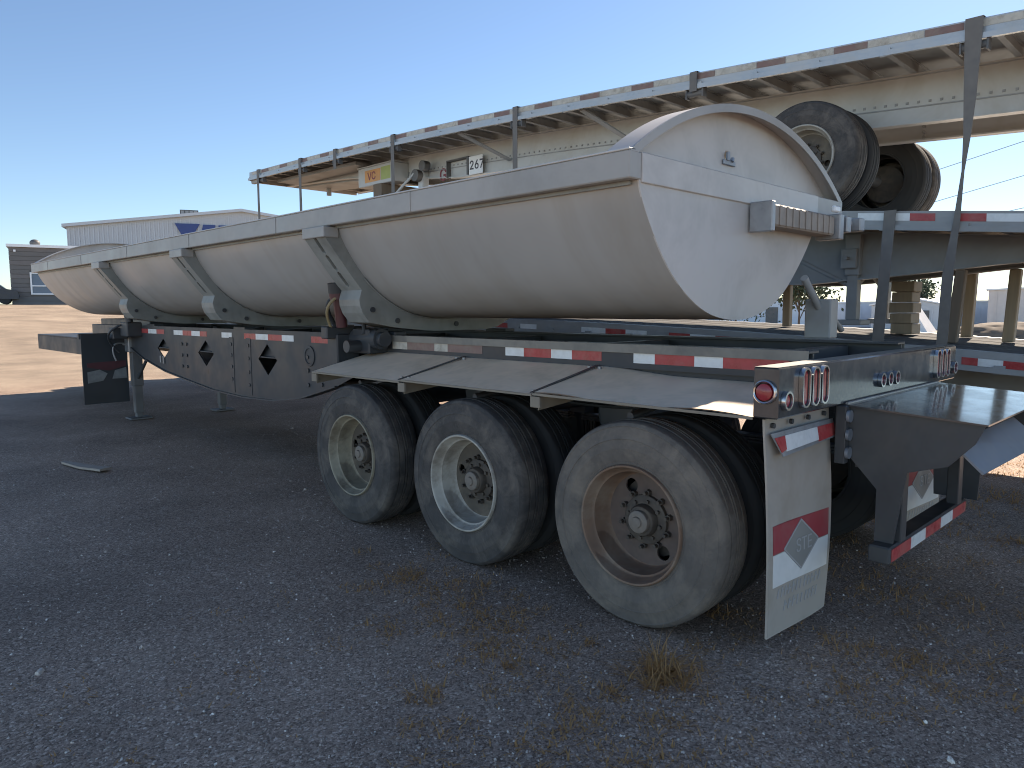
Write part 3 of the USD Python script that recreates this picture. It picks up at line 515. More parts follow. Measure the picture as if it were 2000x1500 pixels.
# rear hitch deck, light column, bumper
HX0, HX1 = .72, 2.18
obj('hitch_deck', [ext([(YB0-.002, 1.122), (-1.25, 1.085), (-1.25, 1.093), (YB0-.002, 1.130)], 'X', HX0-.02, HX1+.02)], 'gloss_black', TR, smooth=False)
obj('deck_front_weld', [cyl((HX0, YB0-.012, 1.133), (HX1, YB0-.012, 1.133), .007)], 'steel', TR)
sidep = [(YB0-.002, 1.121), (-1.235, 1.085), (-1.20, 1.0), (-1.10, .885), (-.93, .83), (-.88, .45), (-.80, .45), (-.80, .73), (-.66, .88), (YB0-.002, .88)]
obj('hitch_side_plate', ext(sidep, 'X', HX0, HX0+.014), 'frame', TR, smooth=False)
obj('hitch_side_plate', ext([(YB0-.002, 1.121), (-1.235, 1.085), (-1.20, 1.0), (-1.10, .885), (-.92, .83), (-.90, .42), (-.66, .42), (YB0-.002, .88)], 'X', HX1-.014, HX1), 'frame', TR, smooth=False)  # far plate, its lower part widened to stop sun streaks
objs('hitch_cross_plate', [box(HX0+.02, HX1-.02, -.70, -.69, .82, 1.10), box(HX0+.02, HX1-.02, -.93, -.84, 1.02, 1.06)], 'frame', TR)
lc = obj('light_column', box(HX0-.055, HX0-.005, YB0-.03, YB0+.02, .84, ZB0-.002, .004), 'frame', TR, org=(HX0-.03, YB0, .84))
for zz in (1.075, .985, .895):
    obj('column_lamp', [ext(stadium(HX0-.03, zz, .058, .059), 'Y', YB0-.046, YB0-.031)], 'galv', lc)
objs('bumper_upright', [box(.78, .86, -.90, -.84, .47, .95, .004), box(1.74, 1.82, -.90, -.84, .47, .95, .004)], 'frame', TR)
obj('bumper', box(.64, 1.92, -.90, -.80, .395, .478, .008), 'frame', TR)
for a, b, red in ((.66, .93, 1), (.93, 1.16, 0), (1.16, 1.42, 1), (1.42, 1.64, 0), (1.64, 1.90, 1)):
    obj('reflective_strip', box(a, b, -.9035, -.9005, .408, .468), 'tape_red' if red else 'tape_white', TR, smooth=False)
pl = obj('apron_plate', poly_plate([(.76, -1.10, .985), (1.62, -1.16, 1.02), (1.66, -1.29, .895), (.80, -1.22, .855)], .010), 'galv', TR, smooth=False, label='bent bare metal plate hanging off the hitch deck')
obj('latch_rod', cyl((.86, -.885, .50), (.86, -.885, .78), .010), 'steel', TR)
objs('brake_chamber', [cyl((.9, yy, .62), (.9, yy+.22, .62), .10) for yy in (-.35, .9)], 'rust', TR)
objs('air_tank', [cyl((.78, yy, .93), (CW-.78, yy, .93), .17, 28) for yy in (2.05, .78, 3.15)], 'frame', TR)  # drums added to darken the bright gap between the wheels
objs('air_line', [tube([(.62, .2+k*.03, 1.06), (.64, 1.2, 1.0+k*.02), (.63, 2.2, 1.07), (.65, 3.2, 1.02+k*.02)], .010) for k in range(3)], 'hose_black', TR)
# front coupler deck, gooseneck, landing gear, front flap
obj('gooseneck_beam', [box(RX0+.02, RX0+.16, 9.6, 11.4, 1.155, 1.385, .006)], 'frame', TR); obj('gooseneck_beam', [box(CW-RX0-.16, CW-RX0-.02, 9.6, 11.4, 1.155, 1.385, .006)], 'frame', TR)
CX0, CX1 = RX0-.01, CW-RX0+.01
obj('coupler_deck', [box(CX0, CX1, 9.92, 14.97, 1.125, 1.150, .006), box(CX0, CX0+.03, 9.92, 14.97, .86, 1.124), box(CX1-.03, CX1, 9.92, 14.97, .86, 1.124), box(CX0+.031, CX1-.031, 14.93, 14.96, .86, 1.124)], 'black_flap', TR, smooth=False)
obj('tub_bolster', [box(.95, 1.65, 9.7, 12.1, 1.151, 1.47, .01), box(.78, 1.82, 9.8, 12.0, 1.1505, 1.27, .01)], 'frame', TR)  # upper box added to stop a sun streak; lower one is the bolster
obj('flap_hanger', box(-.04, CX0+.02, 9.602, 9.66, 1.20, 1.28, .006), 'frame', TR)
objs('coupler_bolt', [cyl((.80+.2*k, 11.6, 1.15), (.80+.2*k, 11.6, 1.185), .03) for k in range(6)], 'steel', TR)
obj('front_flap', box(-.02, .58, 9.585, 9.60, .27, 1.27, .004), 'black_flap', TR, label='black flap hanging at the front with worn logo')
ff = [Polygon([(.04, .57), (.04, .73), (.20, .76), (.30, .70), (.24, .60)]), Polygon([(.36, .62), (.40, .74), (.55, .78), (.56, .62)])]
for p in ff: obj('logo_panel', ext(p, 'Y', 9.579, 9.5845), 'worn_white', TR, smooth=False)
obj('logo_panel', ext([(.04, .80), (.04, .86), (.55, .88), (.55, .80), (.32, .74)], 'Y', 9.579, 9.5845), 'worn_red', TR, smooth=False)
for x in (.60, CW-.74):
    lg = obj('landing_leg', [box(x, x+.14, 9.44, 9.58, .50, 1.35, .008), box(x+.015, x+.125, 9.455, 9.565, .10, .51, .006)], 'flat_dark', TR, org=(x+.07, 9.51, 0))
    obj('sand_shoe', [box(x-.08, x+.22, 9.38, 9.64, .012, .035, .004), box(x+.03, x+.11, 9.46, 9.56, .035, .12, .006)], 'flat_dark', lg)
obj('gearbox', [box(.55, .72, 9.42, 9.60, 1.0, 1.25, .01), cyl((.5, 9.5, 1.12), (CW-.6, 9.5, 1.12), .02), tube([(.55, 9.5, 1.12), (.40, 9.5, 1.12), (.40, 9.5, .88)], .012)], 'steel', TR)
objs('leg_brace', [cyl((.67, 9.45, .62), (.67, 8.85, 1.06), .022), cyl((CW-.67, 9.45, .62), (CW-.67, 8.85, 1.06), .022)], 'frame', TR)
obj('front_valve_block', [box(.40, .60, 8.95, 9.25, 1.24, 1.44, .012), box(.32, .52, 9.3, 9.5, 1.20, 1.36, .012), cyl((.45, 9.0, 1.44), (.43, 9.02, 1.60), .05), tube([(.4, 9.2, 1.4), (.28, 9.3, 1.3), (.36, 9.5, 1.1), (.45, 9.5, 1.0)], .015)], 'frame', TR)
objs('hanging_tag', [box(.575, .585, 8.12, 8.16, .90, 1.0), box(.575, .585, 8.22, 8.26, .91, 1.0)], 'steel', TR, smooth=False)
# ---- tub
PROF = np.array([(.085, 2.235), (.110, 2.16), (.185, 2.03), (.352, 1.82), (.54, 1.675), (.76, 1.575), (.98, 1.535), (1.22, 1.537), (1.45, 1.585), (1.66, 1.675), (1.86, 1.83), (2.10, 2.09), (2.19, 2.235)])
from scipy.interpolate import CubicSpline
_t = np.r_[0, np.cumsum(np.hypot(*np.diff(PROF, axis=0).T))]; TP = CubicSpline(_t, PROF)(np.linspace(0, _t[-1], 49))
TY0, TY1 = 0.160, 12.26
TUB = holder('tub', TR, (1.3, 6.2, 1.55), 'grey half-round dump tub')
def loft(P, y0, y1, ny=140, flip=False):
    ys = np.linspace(y0, y1, ny); V = np.concatenate([np.stack([P[:, 0], np.full(len(P), y), P[:, 1]], 1) for y in ys]); k = len(P); Fc = []
    for a in range(ny-1):
        for b in range(k-1): p = a*k+b; Fc += [[p, p+k, p+k+1], [p, p+k+1, p+1]]
    m = trimesh.Trimesh(V, Fc, process=False)
    if flip: m.invert()
    return m
cen = np.array([1.13, 2.3]); dirs = cen-TP; INN = TP + 0.012*dirs/np.linalg.norm(dirs, axis=1, keepdims=True)
sh = loft(TP, TY0, TY1); v = np.array(sh.vertices)                      # the sheet is a little uneven, as rolled and dented plate is
nn = (meshkit.fbm(v*np.array([2.2, .55, 2.2]), 3, 5)-.5)*.014 + (meshkit.fbm(v*np.array([4.0, 3.0, 4.0]), 2, 8)-.5)*.006; v[:, 0] += np.where(v[:, 0] < 1.13, 1, -1)*nn; sh.vertices = v
obj('tub_shell', [sh, loft(INN, TY0, TY1, flip=True)], 'tub', TUB, smooth=True)
for y0, y1 in ((TY0-.003, TY0+.006), (TY1-.006, TY1+.003)): obj('end_plate', ext(Polygon(TP), 'Y', y0, y1), 'tub_end', TUB, smooth=False)
# rim box section all round the top
RZ0, RZ1 = 2.232, 2.366
obj('rim_rail', [box(0, .10, .15, 12.28, RZ0, RZ1, .006)], 'tub_rim', TUB); obj('rim_rail', [box(2.16, CW, .15, 12.28, RZ0, RZ1, .006)], 'tub_rim', TUB)
obj('rim_end', [box(.10, 2.16, .145, .165, RZ0-.012, RZ1, .004), box(.10, 2.16, .165, .30, RZ1-.012, RZ1)], 'tub_end', TUB); obj('rim_end', [box(.10, 2.16, 12.26, 12.28, RZ0-.012, RZ1, .004), box(.10, 2.16, 12.13, 12.26, RZ1-.012, RZ1)], 'tub_end', TUB)
obj('rim_top_strip', box(-.004, .05, .15, 12.28, RZ1+.0005, RZ1+.010, .003), 'tub_end', TUB)
obj('rim_seam', [box(-.004, -.0005, yy, yy+.018, RZ0+.004, RZ1-.004) for yy in (1.9, 3.75, 5.6, 7.5, 9.4, 11.2)], 'tub_rim', TUB, smooth=False)
obj('under_rim_fillet', box(.07, .085, .2, 12.2, RZ0-.02, RZ0-.001), 'rib', TUB)
def arch_pts(sag, half, n=41):
    R = (half**2+sag**2)/(2*sag); a = math.asin(half/R); return [(CW/2+R*math.sin(t), RZ1-.005+sag-R+R*math.cos(t)) for t in np.linspace(-a, a, n)]
for yr, s in ((.15, 1), (12.28, -1)):
    o_, i_ = arch_pts(.42, CW/2-.004), arch_pts(.375, CW/2-.075)
    ys = sorted((yr+s*.0145, yr+s*.17)); band = Polygon(o_ + i_[::-1])
    ar = obj('end_arch', ext(Polygon(o_ + arch_pts(.408, CW/2-.020)[::-1]), 'Y', *ys), 'tub_end', TUB, smooth=40)
    ys = sorted((yr, yr+s*.014)); obj('arch_lip', ext(band, 'Y', *ys), 'tub_rim', TUB, smooth=40)
    ys = sorted((yr+s*.10, yr+s*.108)); pl_ = Polygon(arch_pts(.406, CW/2-.022)).difference(Polygon([(1.10+.035*math.cos(t), 2.50+.035*math.sin(t)) for t in np.linspace(0, 2*math.pi, 7)[:-1]]))
    obj('arch_plate', ext(pl_, 'Y', *ys), 'tub_end', TUB, smooth=False)
obj('lift_eye', [cyl((1.085, .235, 2.47), (1.085, .235, 2.52), .012), cyl((1.13, .235, 2.47), (1.14, .235, 2.49), .012), box(1.04, 1.18, .236, .248, 2.445, 2.475, .004)], 'galv', TUB)
# cradle ribs under the tub
tubpoly = Polygon(list(map(tuple, TP)) + [(2.19, 2.6), (.085, 2.6)])
ribpoly = Polygon([(-.02, 2.20), (-.03, 2.15), (.05, 2.045), (.193, 1.865), (.285, 1.755), (.262, 1.68), (.268, 1.63), (.292, 1.572), (.352, 1.498), (.614, 1.452), (.904, 1.425), (1.0, 1.418), (1.6, 1.418), (1.75, 1.44), (1.95, 1.53), (2.18, 1.70), (2.36, 1.92), (2.48, 2.15), (2.40, 2.205)]).difference(tubpoly.buffer(.001))
ribpoly = max(getattr(ribpoly, 'geoms', [ribpoly]), key=lambda g_: g_.area)
low = Polygon([(.155, 1.64), (.17, 1.72), (.30, 1.60), (.345, 1.53)])
for yc in (3.08, 5.86, 8.62):
    m = ext(ribpoly, 'Y', yc-.15, yc+.15)
    try:
        man = m3.Manifold(m3.Mesh(np.array(m.vertices, np.float32), np.array(m.faces, np.uint32)))
        if man.is_empty(): raise ValueError
        for x, z in ((.012, 2.09), (.115, 1.965), (.215, 1.84)):                 # long slots that run down the outer face
            d = np.array([.62, -.785]); nrm = np.array([-.785, -.62]); pts = []
            for al in (-.062, .062):
                for w_ in (-.022, .022):
                    for dep in (-.05, .05): q2 = np.array([x, z]) + d*al + nrm*dep; pts.append((q2[0], yc + w_, q2[1]))
            for al in (-.078, .078):
                for dep in (-.05, .05): q2 = np.array([x, z]) + d*al + nrm*dep; pts.append((q2[0], yc, q2[1]))
            man = man - m3.Manifold.hull_points(pts)
        m = tm(man)
    except Exception as e: print('rib boolean', e)
    r_ = obj('cradle_rib', m, 'rib', TUB, smooth=False)
    obj('rib_cap', box(-.045, .085, yc-.162, yc+.162, 2.145, 2.226, .006), 'tub_rim', TUB)
    obj('rib_weld_edge', [tube([(TP[k, 0]-.012, yc-.155, TP[k, 1]-.006) for k in range(8, 30, 2)], .007)], 'rib', TUB)
    objs('rib_bolt', [cyl((a, yc-.15, b), (a, yc-.163, b), .022, 10) for a, b in ((.62, 1.51), (1.25, 1.475), (.38, 1.60))], 'frame', TUB)
    for xs in (RX0, CW-RX0-.12): obj('saddle_pad', box(xs, xs+.12, yc-.14, yc+.14, RTOP+.001, 1.417, .004), 'frame', TR)
# end latch gear on the right of the rear plate
lt = obj('latch_housing', [box(1.24, 2.12, .01, .145, 2.085, 2.215, .012)], 'rust', TUB, label='brown faintly ribbed latch housing on the rear end plate', org=(1.7, .1, 2.1))
obj('housing_rib', [box(1.30+k*.09, 1.33+k*.09, -.004+.008, .0095, 2.092, 2.208, .002) for k in range(9)], 'rust', lt, kind='stuff')
objs('latch_bracket', [box(1.19, 1.235, -.0, .145, 2.05, 2.228, .006), box(2.13, 2.20, -.02, .145, 2.06, 2.230, .006), cyl((2.20, .06, 2.20), (2.56, .06, 2.20), .03), box(2.30, 2.38, 0, .12, 2.12, 2.23, .006), box(2.48, 2.57, -.02, .12, 2.14, 2.231, .006)], 'steel', TUB)
obj('latch_lamp', box(2.02, 2.11, -.03, .0, 2.232, 2.272, .008), 'white_trim', TUB)
obj('rear_support_post', [box(2.13, 2.26, .02, .20, 1.39, 1.66, .008), cyl((2.15, .11, 1.60), (1.9, .11, 1.80), .025), cyl((2.24, .11, 1.60), (2.56, .11, 1.44), .022)], 'flat_grey', TR)

# ------------------------------------------------------------------ flatbed trailers, stacked three high
def bar_along(x0, x1, ys, zt, zb):
    """a bar of rectangular section from x0 to x1 that follows the lines zt(y), zb(y)"""
    n = len(ys); V = np.concatenate([[(x0, y, b), (x1, y, b), (x1, y, t), (x0, y, t)] for y, t, b in zip(ys, zt, zb)]); Fc = []
    for k in range(n-1):
        for a in range(4):
            b = (a+1) % 4; p, q = 4*k+a, 4*k+b; Fc += [[p, q, q+4], [p, q+4, p+4]]
    Fc += [[0, 2, 1], [0, 3, 2]]; e = 4*(n-1); Fc += [[e, e+1, e+2], [e, e+2, e+3]]
    m = trimesh.Trimesh(V, Fc, process=False); m.fix_normals(); return m
FX0, FX1 = 4.10, 6.69
BX = (4.90, 5.78)                         # outer faces of the two main beams
def flatbed(label, y0, y1, zf, depth, rail_m, beam_m, deck_m, rail_h=.135, cm_step=.42, boards=0, cm_m='flat_under'):
    f = thing('flatbed_trailer', label, 'trailer', ((FX0+FX1)/2, (y0+y1)/2, float(zf((y0+y1)/2))))
    ys = np.linspace(y0, y1, 41); zt = np.array([zf(y) for y in ys])
    if boards:
        w = (FX1-FX0-.20)/boards
        for k in range(boards): obj('deck_board', bar_along(FX0+.10+k*w+.004, FX0+.10+(k+1)*w-.004, ys, zt-.004-.003*(k % 2), zt-.035), deck_m, f, smooth=False)
    else: obj('deck', bar_along(FX0+.10, FX1-.10, ys, zt-.004, zt-.035), deck_m, f, smooth=False)
    for x, s in ((FX0, 1), (FX1, -1)):
        a, b = sorted((x, x+s*.095)); c, d = sorted((x-s*.0, x+s*.03))
        obj('side_rail', [bar_along(a, b, ys, zt, zt-.055), bar_along(c, d, ys, zt-.0555, zt-rail_h), bar_along(min(x, x+s*.06), max(x, x+s*.06), ys, zt-rail_h-.0005, zt-rail_h-.018)], rail_m, f, smooth=False)
        obj('rub_rail', bar_along(min(x-s*.035, x-s*.028), max(x-s*.035, x-s*.028), ys, zt-rail_h+.010, zt-rail_h-.035), rail_m, f, smooth=False)
        obj('stake_pocket', [box(*sorted((x-s*.0275, x-s*.0005)), yy-.04, yy+.04, zf(yy)-rail_h-.04, zf(yy)-rail_h+.03) for yy in np.arange(y0+.3, y1-.2, .62)], rail_m, f, smooth=False, kind='stuff')
    for yy, (xa, xb) in ((y0, (FX0, FX1)), (y1-.04, (FX0, FX1))): obj('end_rail', box(FX0+.031, FX1-.031, yy, yy+.04, zf(yy)-.20, zf(yy)-.036), rail_m, f)
    for k, yy in enumerate(np.arange(y0+.25, y1-.2, cm_step)):
        z = zf(yy)-.036; obj('crossmember', [box(FX0+.06, FX1-.06, yy-.025, yy+.025, z-.008, z), box(FX0+.06, FX1-.06, yy-.003, yy+.003, z-.095, z-.008), box(FX0+.06, FX1-.06, yy-.025, yy+.025, z-.103, z-.095)], cm_m, f, smooth=False)
    zb = np.array([zf(y)-depth(y) for y in ys]); zc_ = zt-.141
    for x in BX:
        obj('main_beam', [bar_along(x+.055, x+.067, ys, zc_, np.minimum(zb+.016, zc_-.01)), bar_along(x, x+.12, ys, zc_+.001, zc_-.013), bar_along(x, x+.12, ys, np.minimum(zb+.016, zc_-.014), np.minimum(zb, zc_-.03))], beam_m, f, smooth=False)
    return f
def tapes(f, x, zf, segs, z0, z1, worn=False):
    for y0, y1, red in segs:
        a, b = sorted((y0, y1)); n = max(2, int((b-a)/.3)); ys = np.linspace(a, b, n); zt = np.array([zf(y) for y in ys])
        obj('reflective_strip', bar_along(x-.003, x-.0008, ys, zt+z1, zt+z0), ('tape_red' if red else 'tape_white') + ('_worn' if worn else ''), f, smooth=False)
def alternate(y0, y1, lr=.28, lw=.30, start=1):
    out, y, r = [], y0, start
    while y < y1: l = lr if r else lw; out.append((y, min(y+l, y1)-.004, r)); y += l; r = 1-r
    return out
def landing_gear(f, y, ztop, zbot, xs=(BX[0]+.0, BX[1]), m='flat_grey'):
    for x in xs:
        lg = obj('landing_leg', [box(x-.02, x+.13, y-.075, y+.075, ztop-.45*(ztop-zbot), ztop, .008), box(x, x+.11, y-.055, y+.055, zbot+.06, ztop-.45*(ztop-zbot)+.02, .006)], m, f, org=(x+.05, y, zbot))
        obj('foot', box(x-.08, x+.19, y-.13, y+.13, zbot+.005, zbot+.06, .008), m, lg)
    objs('leg_brace', [cyl((xs[0]+.06, y, ztop-.15), (xs[1]+.06, y, zbot+.35), .022), cyl((xs[0]+.1, y, zbot+.4), (xs[1], y, ztop-.2), .022), cyl((xs[0]+.06, y+.02, zbot+.4), (xs[0]+.06, y+.85, ztop-.1), .024)], m, f)
    objs('gear_shaft', [cyl((xs[0]-.15, y+.02, ztop-.25), (xs[1], y+.02, ztop-.25), .018), box(xs[0]-.07, xs[0]-.021, y-.06, y+.1, ztop-.35, ztop-.15, .008)], m, f)
def flat_wheels(f, y, zdeck, fwd_axle=True):
    for x, s in ((FX0+.02, -1), (FX1-.02, 1)): side_wheel(f, x, y, zdeck+.512, s, 'rubber', 'rim_white', 'disc_grey', .03, .3)
    obj('axle', cyl((FX0+.6, y, zdeck+.512), (FX1-.6, y, zdeck+.512), .065), 'flat_dark', f)

# bottom one stands on the ground, nose up
_zb = CubicSpline([-4.6, -.3, 1.05, 2.5, 3.9, 5.1, 8.0, 12.0, 16.3], [1.07, 1.245, 1.325, 1.39, 1.44, 1.47, 1.495, 1.46, 1.39]); z_bot = lambda y: float(_zb(y))
fb = flatbed('lowest flatbed trailer of the stack, its deck coloured dark for shade, its edge taped red and white', -4.6, 16.3, z_bot, lambda y: .53 if y < 11.0 else max(.53-(y-11.0)*.22, .30), 'flat_grey', 'flat_grey', 'deck_shade', boards=9)
tapes(fb, FX0, z_bot, [(-.30, -.42, 1), (-.42, -.60, 0), (-.60, -.86, 1), (-.86, -1.12, 0), (3.88, 3.50, 0), (3.50, 3.20, 1), (3.20, 2.9, 0), (2.60, 2.33, 1), (2.33, 2.02, 0), (2.02, 1.8, 1), (1.62, 1.40, 0), (1.40, 1.16, 1), (1.16, .92, 0), (4.95, 4.65, 0), (5.9, 5.5, 0), (5.5, 5.2, 1)], -.125, -.062)
landing_gear(fb, 13.0, z_bot(13)-.3, float(gz(5, 13)), m='flat_dark')
for yy in (-3.2, -4.2 + .0): pass
# the middle one faces the other way
z_mid = lambda y: 2.424 + 0.0957*y
def d_mid(y): return float(np.interp(y, [-1.6, -.54, .54, 1.6, 9.2], [.26, .37, .57, .74, .62]))
fm = flatbed('middle flatbed trailer of the stack, grey, sloping, resting on its landing legs', -4.9, 9.15, z_mid, d_mid, 'flat_grey', 'flat_grey', 'deck_alu')
tapes(fm, FX0, z_mid, [(.16, -.04, 1), (-.22, -.42, 1), (-.42, -.72, 0), (-.72, -1.0, 1), (-1.0, -1.3, 0), (.60, .16, 0)], -.085, -.02)
landing_gear(fm, .93, z_mid(.93)-.16, z_bot(.93)+.10, xs=(BX[0]+.0, BX[1]+.02), m='flat_grey')
flat_wheels(fm, 8.0, z_bot(8.0)); flat_wheels(fm, 6.75, z_bot(6.75))
# the top one
_yt = np.array([-3.6, -.6, .56, 2.34, 5.1, 9.0, 12.83]); _zt = np.array([3.80, 3.912, 3.975, 4.085, 4.245, 4.375, 4.435])
_cs = CubicSpline(_yt, _zt); z_top = lambda y: float(_cs(np.clip(y, -3.6, 12.83)))
def d_top(y): return float(np.interp(y, [-3.6, 7.2, 9.0, 10.4, 12.83], [.60, .62, .46, .30, .20]))
ft = flatbed('topmost flatbed trailer of the stack, white, held with straps over its rail', -3.6, 12.83, z_top, d_top, 'flat_rail', 'flat_white', 'cream_under', cm_m='cream_under')
tapes(ft, FX0, z_top, alternate(-1.7, 12.7, .30, .46), -.070, -.012, worn=True)  # faded tape, its weak contrast also standing in for sun glare
# rivets along its near beam, slider box and axle
riv = [trimesh.creation.box(extents=(.012, .022, .022), transform=trimesh.transformations.translation_matrix((BX[0]+.052, yy, z_top(yy)-.40))) for yy in np.arange(-2.4, 8.6, .10)]
obj('rivets', riv, 'flat_grey', ft, smooth=False, kind='stuff')
ysb = np.linspace(-3.4, 8.4, 30); obj('beam_seam', bar_along(BX[0]+.046, BX[0]+.0545, ysb, np.array([z_top(y)-.435 for y in ysb]), np.array([z_top(y)-.447 for y in ysb])), 'flat_grey', ft, smooth=False)
for k, zz in enumerate((3.52, 3.46, 3.41)): obj('slider_pin', cyl((BX[1]+.056, .60, zz), (BX[1]+.035, .60, zz), .018, 10), 'chrome', ft)
flat_wheels(ft, 1.16, z_mid(1.16)-.004)
objs('suspension_hanger', [ext([(1.16+o, 3.12), (1.16+o+.25, 3.12), (1.16+o+.18, 2.86), (1.16+o+.06, 2.86)], 'X', x, x+.1) for o in (.35,) for x in BX], 'flat_dark', ft)
# toolbox, load sensor gear, stickers on the near beam
tb = obj('tool_box', box(BX[0]-.26, BX[0]+.05, 8.52, 9.62, 3.80, 4.13, .012), 'flat_white', ft, org=(BX[0]-.1, 9, 3.8), label='white tool box with an orange and green sticker')
obj('sticker', box(BX[0]-.263, BX[0]-.2605, 8.92, 9.40, 3.86, 4.07), 'orange', tb, smooth=False); obj('sticker', box(BX[0]-.263, BX[0]-.2605, 8.62, 8.90, 3.86, 4.08), 'green', tb, smooth=False)
obj('sticker_lettering', text_side('VC', .13, BX[0]-.2635, 9.18, 3.90, .002, True), 'text_red', tb, smooth=False)
obj('box_lid', box(BX[0]-.27, BX[0]-.0, 8.50, 9.64, 4.131, 4.15, .004), 'flat_white', tb)
obj('landing_leg', [box(BX[0]-.08, BX[0]+.05, 7.95, 8.09, 3.45, 3.95, .01)], 'flat_white', ft)
for (yy, zz, r) in ((7.85, 3.97, .085), (8.05, 3.84, .10)): obj('gear_cap', [cyl((BX[0]-.18, yy, zz), (BX[0]-.06, yy, zz), r, 24)], 'flat_dark', ft)
obj('crank_handle', tube([(BX[0]-.15, 8.05, 3.9), (BX[0]-.22, 8.35, 3.68), (BX[0]-.22, 8.7, 3.5)], .022), 'flat_white', ft)
obj('beam_lettering', text_side('Gr', .19, BX[0]+.050, 7.55, 3.72, .003, True), 'text_red', ft, smooth=False)
pr_ = obj('placard_holder', [box(BX[0]-.03, BX[0]+.05, 6.90, 7.40, 3.98, 4.0), box(BX[0]-.03, BX[0]+.05, 6.86, 6.90, 3.72, 4.0), box(BX[0]-.03, BX[0]+.05, 7.38, 7.40, 3.72, 3.98)], 'flat_dark', ft)
nb_ = obj('number_board', box(BX[0]-.035, BX[0]-.02, 6.52, 6.84, 3.70, 3.98, .004), 'white_trim', ft); obj('number_lettering', text_side('267', .13, BX[0]-.0355, 6.68, 3.78, .002, True), 'text_black', nb_, smooth=False)
objs('side_brace', [poly_plate([(FX0+.06, 6.28, 4.13), (FX0+.06, 6.20, 4.13), (BX[0]-.02, 5.88, 3.80), (BX[0]-.02, 5.96, 3.80)], .02), poly_plate([(FX0+.06, 3.98, 4.02), (FX0+.06, 3.90, 4.02), (BX[0]-.02, 3.62, 3.68), (BX[0]-.02, 3.70, 3.68)], .02)], 'flat_grey', ft)
gp = np.linspace(9.2, 12.6, 12); objs('kingpin_plate', [bar_along(BX[0]+.13, BX[1]-.01, gp, np.array([z_top(y)-d_top(y)-.001 for y in gp]), np.array([z_top(y)-d_top(y)-.03 for y in gp])), bar_along(FX0+.35, BX[0]-.001, np.linspace(9.4, 12.3, 8), np.array([z_top(y)-.16 for y in np.linspace(9.4, 12.3, 8)]), np.array([z_top(y)-.22 for y in np.linspace(9.4, 12.3, 8)])), cyl((5.4, 11.9, 4.0), (5.4, 11.9, 4.25), .05)], 'flat_grey', ft, smooth=False)
objs('nose_marker', [box(FX0+.01, FX0+.30, 12.835, 12.87, 4.27, 4.36, .005), box(FX0+.02, FX0+.10, 12.5, 12.8, 4.20, 4.29, .01)], 'flat_under', ft)
obj('strap_winch', [x for yy in (5.0, 7.74, 9.45, 10.67, 12.3, 2.33, -.26) for x in (cyl((FX0+.02, yy-.09, z_top(yy)-.21), (FX0+.02, yy+.09, z_top(yy)-.21), .035, 12), box(FX0-.02, FX0+.06, yy-.105, yy-.09, z_top(yy)-.26, z_top(yy)-.155), box(FX0-.02, FX0+.06, yy+.09, yy+.105, z_top(yy)-.26, z_top(yy)-.155))], 'flat_dark', ft, smooth=False, kind='stuff')
# dunnage under the nose, on the rear of the middle deck
dn = thing('dunnage_block', 'dark timber packing between the top trailer nose and the middle deck', 'timber block', (5.3, 8.7, z_mid(8.7)))
obj('beam', [box(4.55, 6.3, 8.45, 8.75, z_mid(8.75)+.004, z_mid(8.75)+.28, .01)], 'timber_dark', dn); obj('beam', box(4.6, 6.25, 8.84, 9.10, z_mid(9.1)+.004, 3.80, .01), 'timber_dark', dn)

# straps
def strap(label, pts, w, group=None):
    """flat webbing along (x, y, z) points, w wide along y, its width may vary"""
    P = np.array(pts, float); W_ = np.broadcast_to(w, len(P)); V, Fc = [], []
    for (x, y, z), ww in zip(P, W_):
        V += [(x-.0025, y-ww/2, z), (x-.0025, y+ww/2, z), (x+.0025, y+ww/2, z), (x+.0025, y-ww/2, z)]
    for k in range(len(P)-1):
        for a in range(4): b = (a+1) % 4; p, q = 4*k+a, 4*k+b; Fc += [[p, q, q+4], [p, q+4, p+4]]
    e = 4*(len(P)-1); Fc += [[0, 2, 1], [0, 3, 2], [e, e+1, e+2], [e, e+2, e+3]]
    m = trimesh.Trimesh(V, Fc, process=False); m.fix_normals()
    obj('tie_strap', m, 'strap', smooth=False, label=label, cat='strap', group=group, org=(P[-1][0], P[-1][1], P[-1][2]))
xo = FX0-.042
def over_rail(y): return [(xo+.30, y, z_top(y)+.006), (xo+.10, y, z_top(y)+.008), (xo, y, z_top(y)+.002), (xo, y, z_top(y)-.20)]
for y, zb_, lab in ((12.37, z_bot(12.37)+.02, 'dark strap nearest the nose of the top trailer, hanging into open sky'), (10.67, z_bot(10.67)+.02, 'dark strap hanging in open sky, second from the top trailer nose'), (9.45, z_top(9.45)-.34, 'short strap ending at the third winch from the top trailer nose'), (7.74, 3.45, 'dark strap running down across the orange-stickered tool box'), (5.0, 3.45, 'dark strap over the rail beside the number board'), (2.33, z_top(2.33)-.21, 'short strap over the top rail above the arched tub end')):
    strap(lab, over_rail(y) + ([(xo, y, zb_)] if zb_ < z_top(y)-.25 else []), .085)
strap('long strap twisting from the top trailer down past the middle trailer to the lowest deck', over_rail(-.26) + [(xo, -.26, 3.3), (xo, -.255, 3.0), (xo, -.24, 2.72), (xo, -.215, 2.32), (xo, -.17, 1.87), (xo, -.15, z_bot(-.15)-.10)], [.13, .13, .13, .12, .09, .055, .022, .05, .085, .085])
strap('strap running from the middle trailer edge to the lowest deck edge', [(xo+.3, .31, z_mid(.31)+.006), (xo, .31, z_mid(.31)+.002), (xo, .33, 2.0), (xo, .37, z_bot(.37)-.10)], [.10, .10, .095, .10])
